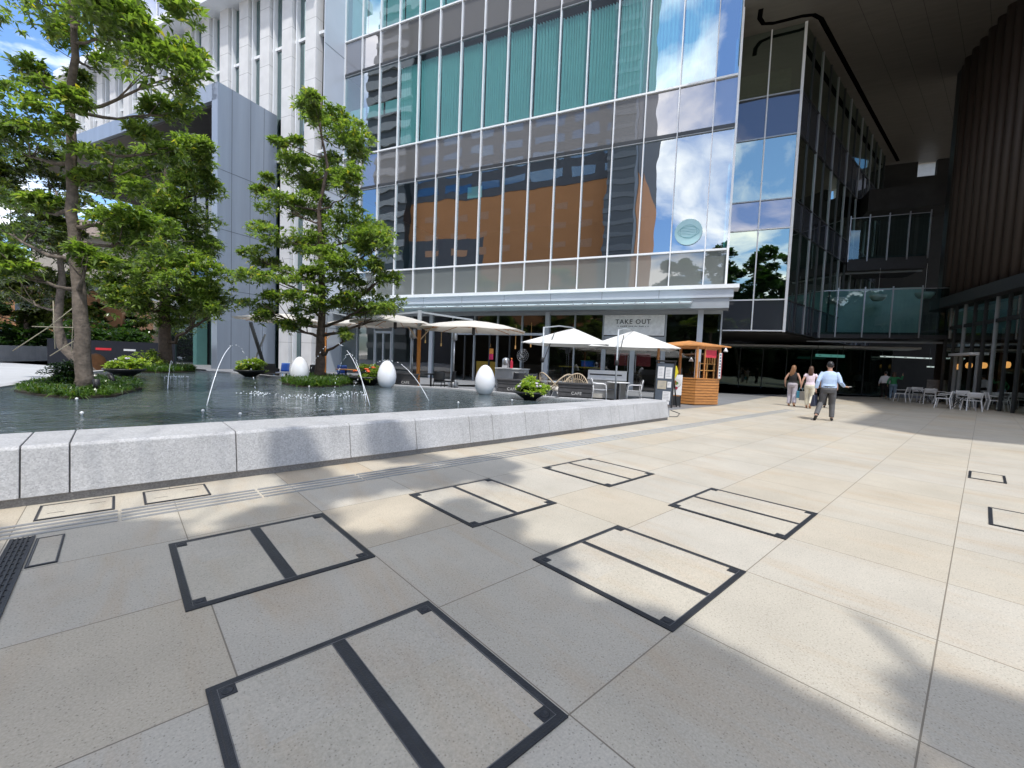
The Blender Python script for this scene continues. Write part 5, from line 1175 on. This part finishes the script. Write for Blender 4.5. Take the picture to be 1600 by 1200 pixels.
rs = thing('red_banner', 'small red banner hung under the kiosk roof', 'banner', kc + Vector((math.cos(R(19))*.62, math.sin(R(19))*.62, 1.78)), R(19)); MB().box(-.27, .27, .02, .035, 0, .28).build('banner_cloth', mat('bright_red_cloth', (.55, .03, .06), .6), rs); MB().box(-.28, .28, .015, .04, .28, .31).build('banner_rod', M_wood, rs)
vb = thing('vertical_banner', 'narrow white and red vertical banner at the right kiosk post', 'banner', kc + Vector((math.cos(R(19))*1.03, math.sin(R(19))*1.03, 1.02)), R(19)); MB().box(-.09, .06, -.07, -.06, 0, .95).build('banner_cloth', M_fab, vb)
MB().box(.03, .06, -.075, -.071, 0, .95).build('banner_stripe', M_red, vb); 
b = MB()
for k in range(8): b.box(-.06, .0, -.075, -.071, .08+k*.11, .13+k*.11)
b.build('banner_marks', mat('blue_print', (.1, .14, .3), .5), vb)
# clip-on lamps at kiosk
for i, (x, y) in enumerate(((1080, 562), (1134, 547))):
    c = at(x, y, 17.0); t = thing('spot_lamp', ['small white spot lamp hanging inside the kiosk', 'small white spot lamp at the outer corner of the kiosk roof'][i], 'lamp', c, 0, 'white kiosk spot lamps')
    MB().lathe([(.09, -.07), (.06, .0), (.03, .06), (.01, .09)], 14).build('lamp_shade', M_paint, t); MB().tube([(0, 0, .08), (0, 0, .32 if i == 0 else .14)], .008, 5).build('cord', M_black, t)
# menu stand with papers and food board
ms = thing('menu_stand', 'tall black menu stand with pinned white papers beside the wall end', 'menu stand', onY(1037, 14.6), R(-38))
b = MB(); b.beam((-.30, 0, 0), (-.30, .12, 1.55), .05, .05).beam((.30, 0, 0), (.30, .12, 1.55), .05, .05); b.build('frame', M_dkalu, ms)
def lean(x, z, y=-.02): return (x, y+z*.12/1.55, z)
b = MB(); b.add([lean(-.29, .1), lean(.29, .1), lean(.29, 1.5), lean(-.29, 1.5)], [(0, 1, 2, 3)]); b.build('back_panel', mat('slate_blue_panel', (.09, .11, .14), .5), ms)
b = MB(); b.beam((-.34, .12, 1.57), (.34, .12, 1.57), .10, .06); b.build('top_rail', M_black, ms)
for x in (-.3, .3): MB().beam((x, .1, 1.0), (x, .55, 0), .04, .03).build('rear_leg', M_black, ms)
M_pap = mat('white_paper', (.75, .75, .76), .7, 0, .06, 18)
for x0, x1, z0, z1, m_ in ((-.24, -.03, .98, 1.38, M_pap), (.02, .24, .98, 1.36, M_pap), (-.22, .08, .62, .90, mat('beige_paper', (.5, .45, .35), .7)), (.11, .24, .68, .88, M_pap), (-.02, .24, .24, .55, M_pap), (.08, .22, .11, .22, M_pap)):
    b = MB(); b.add([lean(x0, z0, -.03), lean(x1, z0, -.03), lean(x1, z1, -.03), lean(x0, z1, -.03)], [(0, 1, 2, 3)]); pp = b.build('paper', m_, ms)
    b = MB(); z = z1-.06
    while z > z0+.05: b.add([lean(x0+.03, z, -.033), lean(x1-random.uniform(.03, .09), z, -.033), lean(x1-.05, z+.012, -.033), lean(x0+.03, z+.012, -.033)], [(0, 1, 2, 3)]); z -= .05
    b.build('print_lines', mat('faint_print', (.35, .35, .37), .7), pp)
fb = thing('food_board', 'easel board with a food bowl picture and yellow card before the kiosk', 'easel board', onY(1053, 14.9), R(-30))
b = MB(); b.beam((-.24, 0, 0), (-.20, .14, 1.35), .035, .035).beam((.24, 0, 0), (.20, .14, 1.35), .035, .035); b.build('frame', M_black, fb)
b = MB(); b.add([lean(-.24, .42, -.02), lean(.26, .42, -.02), lean(.26, 1.12, -.02), lean(-.24, 1.12, -.02)], [(0, 1, 2, 3)]); b.build('poster', M_pap, fb)
b = MB(); b.add([lean(-.26, 1.0, -.04), lean(.02, .98, -.04), lean(.12, 1.2, -.04), lean(.05, 1.42, -.04), lean(-.14, 1.44, -.04), lean(-.28, 1.28, -.04)], [tuple(range(6))]); b.build('yellow_card', mat('bright_yellow_card', (.72, .60, .03), .6), fb)
def ldisc(b, x, z, r, y, n=24): b.add([lean(x+r*math.cos(2*math.pi*i/n), z+r*math.sin(2*math.pi*i/n), y) for i in range(n)], [tuple(range(n))])
b = MB(); ldisc(b, .06, .84, .17, -.026); b.build('bowl_shadow_print', mat('dark_plate_shadow', (.3, .25, .22), .6), fb)  # darker crescent below the bowl picture, its shadow drawn in as colour
b = MB(); ldisc(b, .06, .85, .165, -.03); b.build('bowl_picture', M_fab, fb)
for x, z, r, cc in ((.03, .87, .05, (.4, .12, .03)), (.09, .83, .05, (.12, .25, .05)), (.06, .80, .04, (.55, .35, .1)), (-.12, .95, .06, (.5, .05, .03)), (.08, .66, .05, (.35, .03, .06))):
    b = MB(); ldisc(b, x, z, r, -.034, 12); b.build('food_spot', mat('food%d' % int(cc[0]*1000+cc[1]*100), cc, .6), fb)
b = MB(); b.add([lean(-.2, .05, -.02), lean(.22, .05, -.02), lean(.22, .38, -.02), lean(-.2, .38, -.02)], [(0, 1, 2, 3)]); b.build('lower_panel', M_dkalu, fb)
cb = MB(); p0 = gp(1046, 651); cb.tube([gp(1046, 651, .012)-p0, gp(1058, 651, .012)-p0, gp(1062, 646, .012)-p0, gp(1048, 641, .012)-p0], .01, 6); tag(cb.build('power_cable', M_dkalu, None, p0), 'thin grey cable lying on the paving at the wall end', 'cable')

# ================================================================== WHITE CHAIRS AT THE LOBBY
def sidechair(c, rz):
    t = thing('white_chair', '', 'chair', c, rz, 'white chairs outside the lobby')
    for sx_ in (-1, 1):
        MB().beam((sx_*.25, .26, 0), (sx_*.21, .20, .44), .035, .035).build('leg', M_paint, t)
        MB().beam((sx_*.25, -.28, 0), (sx_*.22, -.20, .46), .035, .04).build('leg', M_paint, t)
        MB().beam((sx_*.22, -.20, .44), (sx_*.23, -.30, .80), .03, .035).build('back_post', M_paint, t)
        MB().beam((sx_*.245, .17, .64), (sx_*.235, -.25, .66), .03, .025).build('arm', M_paint, t); 
    MB().box(-.23, .23, -.21, .23, .43, .465).build('seat', M_paint, t, bevel=.012)
    def fn(s, q): return (-.22+.44*s, -.225-.06*q-.02*math.sin(math.pi*s), .56+.24*q)
    g_ = MB().grid(fn, 6, 4).build('backrest', M_paint, t); sd = g_.modifiers.new('t', 'SOLIDIFY'); sd.thickness = .02
    return t
chs = [(1411, 631, 18.7*0+23.2, 65, 'white chair side-on at the far left of the row, beside the far walkers'), (1439, 0, 23.6, 200, 'white chair behind the far folding table'), (1452, 0, 22.4, 10, 'white chair with its back to the viewer at the far table'),
       (1472, 0, 22.8, -100, 'white chair on the right side of the far table'), (1477, 0, 19.6, 75, 'white chair on the left side of the near table'), (1510, 0, 20.6, 190, 'white chair behind the near table'), (1521, 0, 18.7, 12, 'white chair with its back to the viewer at the near table'), (1557, 0, 19.4, -85, 'rightmost white chair, side-on by the lobby glass')]
proto = None
for x, _, Y, rz, lab in chs:
    p = onY(x, Y)
    if proto is None: proto = sidechair(p, R(rz-38)); proto['label'] = lab
    else: copy_tree(proto, p, R(rz-38), lab)
for x, Y, lab in ((1448, 23.0, 'white folding table among the far white chairs'), (1500, 19.6, 'white folding table among the near white chairs')):
    t = thing('folding_table', lab, 'table', onY(x, Y), R(-35), 'white folding tables')
    MB().box(-.4, .4, -.3, .3, .70, .73).build('table_top', M_paint, t, bevel=.01)
    for y in (-.25, .25): MB().beam((-.3, y, 0), (.3, y, .70), .025, .025).beam((.3, y, 0), (-.3, y, .70), .025, .025).build('cross_legs', M_dkalu, t)
sb = thing('sign_board', 'grey square notice board standing behind the white chairs', 'notice board', onY(1464, 24.6), R(-35)); MB().box(-.42, .42, -.02, .02, .45, 1.25).build('panel', mat('grey_notice', (.16, .16, .16), .6, 0, .5, 5), sb)
for x in (-.35, .35): MB().box(x-.02, x+.02, -.15, .15, 0, .45).build('foot', M_dkalu, sb)

# ================================================================== PEOPLE
SKIN = mat('skin', (.52, .30, .21), .55, 0, .05, 6)
def loft(b, secs, n=18):
    vs = []; k = len(secs)
    for (x, y, z), rx, ry in secs: vs += [(x+rx*math.cos(2*math.pi*j/n), y+ry*math.sin(2*math.pi*j/n), z) for j in range(n)]
    fs = [(i*n+j, i*n+(j+1) % n, (i+1)*n+(j+1) % n, (i+1)*n+j) for i in range(k-1) for j in range(n)] + [tuple(range(n-1, -1, -1)), tuple((k-1)*n+j for j in range(n))]
    return b.add(vs, fs, True)
def hand(b, w_, d, side, curl=.6, s=1.0):
    w_ = Vector(w_); d = Vector(d).normalized(); lat = Vector((0, 1, 0)) if abs(d.y) < .8 else Vector((0, 0, 1)); lat = (lat-d*lat.dot(d)).normalized(); nrm = d.cross(lat)*side
    pe = w_+d*.085*s; b.tube([w_, w_+d*.04*s, pe], [.026*s, .036*s, .034*s], 8, flat=.55)
    for i, L in enumerate((.066, .078, .072, .056)):
        r0 = pe+lat*(.027-.018*i)*s-d*.01; p1 = r0+(d*math.cos(curl*.5)+nrm*math.sin(curl*.5))*L*.5*s; p2 = p1+(d*math.cos(curl*1.4)+nrm*math.sin(curl*1.4))*L*.55*s
        b.tube([r0, p1, p2], [.0095*s, .009*s, .007*s], 6)
    t0 = w_+d*.03*s+lat*.03*s; b.tube([t0, t0+(d*.5+lat*.8+nrm*.3).normalized()*.035*s, t0+(d*.9+lat*.6+nrm*.5).normalized()*.062*s], [.013*s, .011*s, .008*s], 6)
def person(label, c, az, P, col, H=1.70, vox=.011):
    """P: joints (shoulder fixed): lel, lwr, rel, rwr, lkn, lan, rkn, ran, ltoe, rtoe in a 1.70 m body; col: dict of clothes"""
    s = H/1.70; t = thing('person', label, 'person', c, R(-az))
    V = lambda q: Vector(q)
    f = col.get('f', 0); shw = .185 if not f else .16; hip = .09; lean = P.get('lean', 0.04)
    pel = V((0, 0, .90)); che = V((0, lean, 1.28)); nek = V((0, lean*1.15, 1.43)); hd = V((P.get('hx', 0), lean*1.3+.015, 1.585))
    LS = V((-shw, lean, 1.37)); RS = V((shw, lean, 1.37)); LH = V((-hip, 0, .90)); RH = V((hip, 0, .90))
    hw = .178 if not f else .17; ww = .170 if not f else .125
    sec = [((0, 0, .84), hw*.85, .10), ((0, -.01, .93), hw, .125), ((0, lean*.4, 1.06), ww, .10), ((0, lean*.8, 1.2), .180 if not f else .14, .118), ((0, lean, 1.32), shw*.95, .105), ((0, lean, 1.39), shw*.72, .08), ((0, lean*1.1, 1.43), .07, .06)]
    body = MB(); loft(body, sec); loft(body, [((0, lean*1.1, 1.40), .058, .058), ((0, lean*1.2, 1.50), .05, .055)], 12)
    body.ball(hd, .076, .094, .112, 18, 14); body.ball(hd+V((0, .035, -.055)), .055, .06, .062, 14, 10); body.ball(hd+V((0, .098, -.015)), .013, .02, .022, 8, 6)
    body.ball(hd+V((0, .088, -.058)), .024, .012, .010, 8, 6)
    for sg_ in (-1, 1): body.ball(hd+V((sg_*.077, -.005, -.012)), .012, .022, .032, 8, 6); body.ball(hd+V((sg_*.032, .082, .012)), .014, .012, .009, 8, 6)
    for S, E, W, sd, hk in ((LS, P['lel'], P['lwr'], -1, 'lh'), (RS, P['rel'], P['rwr'], 1, 'rh')):
        E = V(E); W = V(W); body.tube([S+V((-sd*.03, 0, 0)), S.lerp(E, .5), E, E.lerp(W, .45), W], [.05, .044, .036, .035, .024], 10)
        hand(body, W, P.get(hk, (W-E)), -sd, P.get('curl', .7))
    for Hp, K, A, T in ((LH, P['lkn'], P['lan'], P['ltoe']), (RH, P['rkn'], P['ran'], P['rtoe'])):
        K = V(K); A = V(A); T = V(T); body.tube([Hp, Hp.lerp(K, .45), K, K.lerp(A, .35), A], [.088, .076, .052, .050, .034], 10); body.tube([A+(A-T)*.15-V((0, 0, .02)), A.lerp(T, .5)-V((0, 0, .012)), T], [.034, .036, .026], 8)
    o = remesh(body, 'body', SKIN, t, vox)
    # top
    sh_ = MB(); k = 1.09
    bz = col.get('hem', .93)
    loft(sh_, [((0, 0, bz), hw*1.09, .138)] + [(q, a*k+.004, b_*k+.008) for q, a, b_ in sec[2:6]] + [((0, lean*1.1, 1.425), .078, .07)])
    for S, E, W, sd in ((LS, P['lel'], P['lwr'], -1), (RS, P['rel'], P['rwr'], 1)):
        E = V(E); W = V(W); sl_ = col.get('sleeve', 1.0)
        if sl_ <= 0: continue
        if sl_ < .6: pts = [S+V((-sd*.03, 0, .005)), S.lerp(E, .3), S.lerp(E, sl_)]; rr = [.062, .064, .058]
        else: pts = [S+V((-sd*.03, 0, .005)), S.lerp(E, .5), E, E.lerp(W, .5), E.lerp(W, min(1, sl_-.02))]; rr = [.062, .058, .054, .050, .042]
        sh_.tube(pts, rr, 12)
    remesh(sh_, 'shirt', col['top'], t, vox, 4)
    # trousers
    tr = MB(); loft(tr, [((0, 0, .80), hw*.98, .12), ((0, -.012, .90), hw*1.08, .138), ((0, 0, .985), hw*.97, .125)])
    fl = col.get('flare', 1.0)
    for Hp, K, A in ((LH, P['lkn'], P['lan']), (RH, P['rkn'], P['ran'])):
        K = V(K); A = V(A); e_ = K.lerp(A, col.get('leglen', .96)); tr.tube([Hp+V((0, 0, .03)), Hp.lerp(K, .45), K, K.lerp(A, .45), e_], [.098, .092, .073*fl, .068*fl, .064*fl], 12)
    remesh(tr, 'trousers', col['legs'], t, vox, 4)
    if col.get('belt'): b = MB(); loft(b, [((0, 0, .965), hw*1.0+.004, .131), ((0, 0, 1.0), hw*.97+.006, .13)]); b.build('belt', M_black, t)
    # shoes
    for A, T in ((P['lan'], P['ltoe']), (P['ran'], P['rtoe'])):
        A = V(A); T = V(T); d = (T-A); b = MB(); hl = A-V((d.x, d.y, 0)).normalized()*.05-V((0, 0, .035)); up_ = V((0, 0, .0))
        b.tube([hl, A-V((0, 0, .03)), A.lerp(T, .55)-V((0, 0, .012)), T+d.normalized()*.03, T+d.normalized()*.05], [.036, .044, .044, .036, .015], 10, flat=.8); remesh(b, 'shoe', col['shoe'], t, .01, 3)
    # hair
    h_ = MB(); h_.ball(hd+V((0, -.014, .022)), .088, .100, .108, 18, 12)
    if col.get('long'):
        hx = col.get('hang', 0)
        loft(h_, [((hx, -.10+lean, hd.z-col['long']), .05, .02), ((hx*.8, -.105+lean, hd.z-col['long']*.75), .088, .035), ((hx*.4, -.085+lean, hd.z-.16), .10, .05), ((0, -.05+lean*1.2, hd.z-.04), .092, .075), ((0, -.03+lean*1.2, hd.z+.06), .075, .07)], 14)
    ho = remesh(h_, 'hair', col['hair'], t, .012, 3)
    t.scale = (s, s, s); return t
M_bs = mat('pale_blue_shirt', (.42, .54, .74), .75, 0, .07, 9, bump=.35, bscale=14); M_gt = mat('grey_trousers', (.10, .10, .105), .8, 0, .12, 8, bump=.35, bscale=12); M_shoe = mat('black_leather', (.015, .014, .014), .35)
M_lil = mat('lilac_grey_trousers', (.42, .39, .44), .8, 0, .08, 7, bump=.3, bscale=12); M_cream = mat('cream_trousers', (.66, .62, .50), .8, 0, .08, 7, bump=.3, bscale=12); M_pink = mat('pale_pink_blouse', (.70, .58, .64), .8, 0, .07, 8, bump=.3, bscale=14)
M_tan = mat('tan_leather', (.38, .20, .11), .5); M_brn = mat('brown_hair', (.075, .035, .018), .4, 0, .25, 20, stretch=(1, 1, .2)); M_lbrn = mat('light_brown_hair', (.20, .095, .04), .4, 0, .3, 20, stretch=(1, 1, .2)); M_bh = mat('black_hair', (.016, .014, .014), .4, 0, .3, 20)
M_blk = mat('black_cloth', (.015, .014, .015), .85, 0, .2, 8, bump=.3, bscale=14); M_wsh = mat('white_shirt', (.72, .73, .76), .8, 0, .06, 8, bump=.3, bscale=14); M_gsh = mat('green_jumper', (.03, .20, .08), .85, 0, .15, 8); M_den = mat('blue_denim', (.17, .25, .34), .8, 0, .15, 9)
mp_ = gp(1291, 657.5)
MAN = dict(lel=(-.265, -.06, 1.12), lwr=(-.30, -.05, .90), rel=(.255, -.05, 1.12), rwr=(.36, .15, 1.0), rh=(.75, .5, .0), lh=(0, .1, -1), lkn=(-.16, .05, .50), lan=(-.26, -.28, .17), ltoe=(-.28, -.18, .035), rkn=(.11, .10, .49), ran=(.12, .06, .09), rtoe=(.14, .21, .035), lean=.05, curl=.5)
person('man in pale blue shirt and grey trousers striding away with a dark briefcase', mp_, 33, MAN, dict(top=M_bs, legs=M_gt, shoe=M_shoe, hair=M_bh, belt=1, sleeve=.95, hem=.95), 1.72)
W1 = dict(lel=(-.27, -.02, 1.12), lwr=(-.27, .06, .90), rel=(.25, -.02, 1.11), rwr=(.30, -.04, .88), rh=(.1, 0, -1), lkn=(-.09, .10, .49), lan=(-.09, .02, .085), ltoe=(-.10, .16, .03), rkn=(.09, -.02, .48), ran=(.11, -.20, .13), rtoe=(.12, -.07, .03), lean=.02)
w1 = gp(1236, 634.5); person('woman with long light brown hair, black sleeveless top and lilac trousers', w1, 40, W1, dict(top=M_blk, legs=M_lil, shoe=M_tan, hair=M_lbrn, f=1, long=.34, hang=-.06, sleeve=0, flare=1.25, hem=.92), 1.64)
W2 = dict(lel=(-.25, -.04, 1.12), lwr=(-.29, -.02, .89), rel=(.25, .02, 1.12), rwr=(.26, .14, .92), lkn=(-.09, .08, .49), lan=(-.08, .10, .085), ltoe=(-.09, .24, .03), rkn=(.09, .02, .48), ran=(.06, -.20, .15), rtoe=(.06, -.08, .03), lean=.03)
w2 = gp(1263, 638); person('woman with dark brown hair, pale pink blouse and cream trousers', w2, 40, W2, dict(top=M_pink, legs=M_cream, shoe=M_tan, hair=M_brn, f=1, long=.28, sleeve=.42, leglen=.9, hem=.95), 1.62)
w3 = gp(1292, 637.5); person('dark-haired woman mostly hidden behind the man in the blue shirt', w3, 40, W1, dict(top=M_blk, legs=M_blk, shoe=M_shoe, hair=M_brn, f=1, long=.16, sleeve=.4), 1.62)
f1 = gp(1381, 622.5); person('far walker in white shirt and dark trousers inside the shaded passage', f1, 30, W2, dict(top=M_wsh, legs=M_blk, shoe=M_fab, hair=M_bh, sleeve=.95), 1.64, .016)
W5 = dict(W1); W5.update(rel=(.36, .02, 1.28), rwr=(.40, .05, 1.52), rh=(-.3, 0, 1), curl=.9)
f2 = gp(1394, 625); person('far walker in green top and light jeans raising a hand to the head', f2, 35, W5, dict(top=M_gsh, legs=M_den, shoe=M_fab, hair=M_brn, f=1, long=.2, sleeve=.9), 1.60, .016)
# bags
def inworld(c, az, q, H): s = H/1.7; a = R(-az); return Vector((c.x+s*(q[0]*math.cos(a)-q[1]*math.sin(a)), c.y+s*(q[0]*math.sin(a)+q[1]*math.cos(a)), s*q[2]))
h = inworld(mp_, 33, (-.31, -.03, .80), 1.72)
bg1 = thing('briefcase', 'dark navy briefcase hanging from the left hand of the striding man', 'bag', h, R(-33+75))
b = MB(); b.add([(-.24, -.06, -.40), (.24, -.06, -.40), (.24, .06, -.40), (-.24, .06, -.40), (-.15, -.03, -.07), (.15, -.03, -.07), (.15, .03, -.07), (-.15, .03, -.07)], [(3, 2, 1, 0), (4, 5, 6, 7), (0, 1, 5, 4), (1, 2, 6, 5), (2, 3, 7, 6), (3, 0, 4, 7)]); b.build('bag_body', mat('navy_leather', (.016, .02, .04), .4), bg1, bevel=.02)
MB().tube([(-.09, 0, -.075), (-.06, 0, 0), (.06, 0, 0), (.09, 0, -.075)], .010, 6).build('handle', M_shoe, bg1)
h = inworld(w1, 40, (.30, -.05, .80), 1.64)
for nm, lab, off_, col_, sz in (('paper_bag', 'blue paper carrier bag held by the woman with lilac trousers', 0, mat('cyan_paper', (.07, .33, .48), .6), (.13, .05, .28)), ('tote_bag', 'grey tote bag held with the blue carrier bag', .15, mat('grey_beige_cloth', (.28, .27, .25), .8), (.17, .06, .36))):
    t = thing(nm, lab, 'bag', h + Vector((off_*.75, -off_*.5, -.02)), R(-40+15))
    MB().box(-sz[0], sz[0], -sz[1], sz[1], -.12-sz[2], -.12).build('bag_body', col_, t, bevel=.008); MB().tube([(-sz[0]*.5, 0, -.13), (-sz[0]*.3, 0, 0), (sz[0]*.3, 0, 0), (sz[0]*.5, 0, -.13)], .007, 5).build('handle', col_, t)
h = inworld(mp_, 33, (.40, .22, 1.0), 1.72); t = thing('folded_paper', 'small pale folded paper in the right hand of the striding man', 'paper', h, R(-33)); MB().box(-.03, .14, .02, .12, 0, .008).build('paper_sheet', M_pap, t)

bq = [Vector((2.0, -3.0, 5.6))] + [Vector(shade(x, y, h, 1, 1)[0]) for x, y, h in ((1540, 1140, 6.5), (1496, 1106, 6.8), (1450, 1062, 7.0), (1402, 1012, 7.2), (1366, 980, 7.4), (1338, 956, 7.5))]
MB().tube([p - Vector((2.6, -3.6, 0)) for p in bq], [.05, .06, .055, .05, .045, .04, .02], 7).build('bough', M_bark, t2)
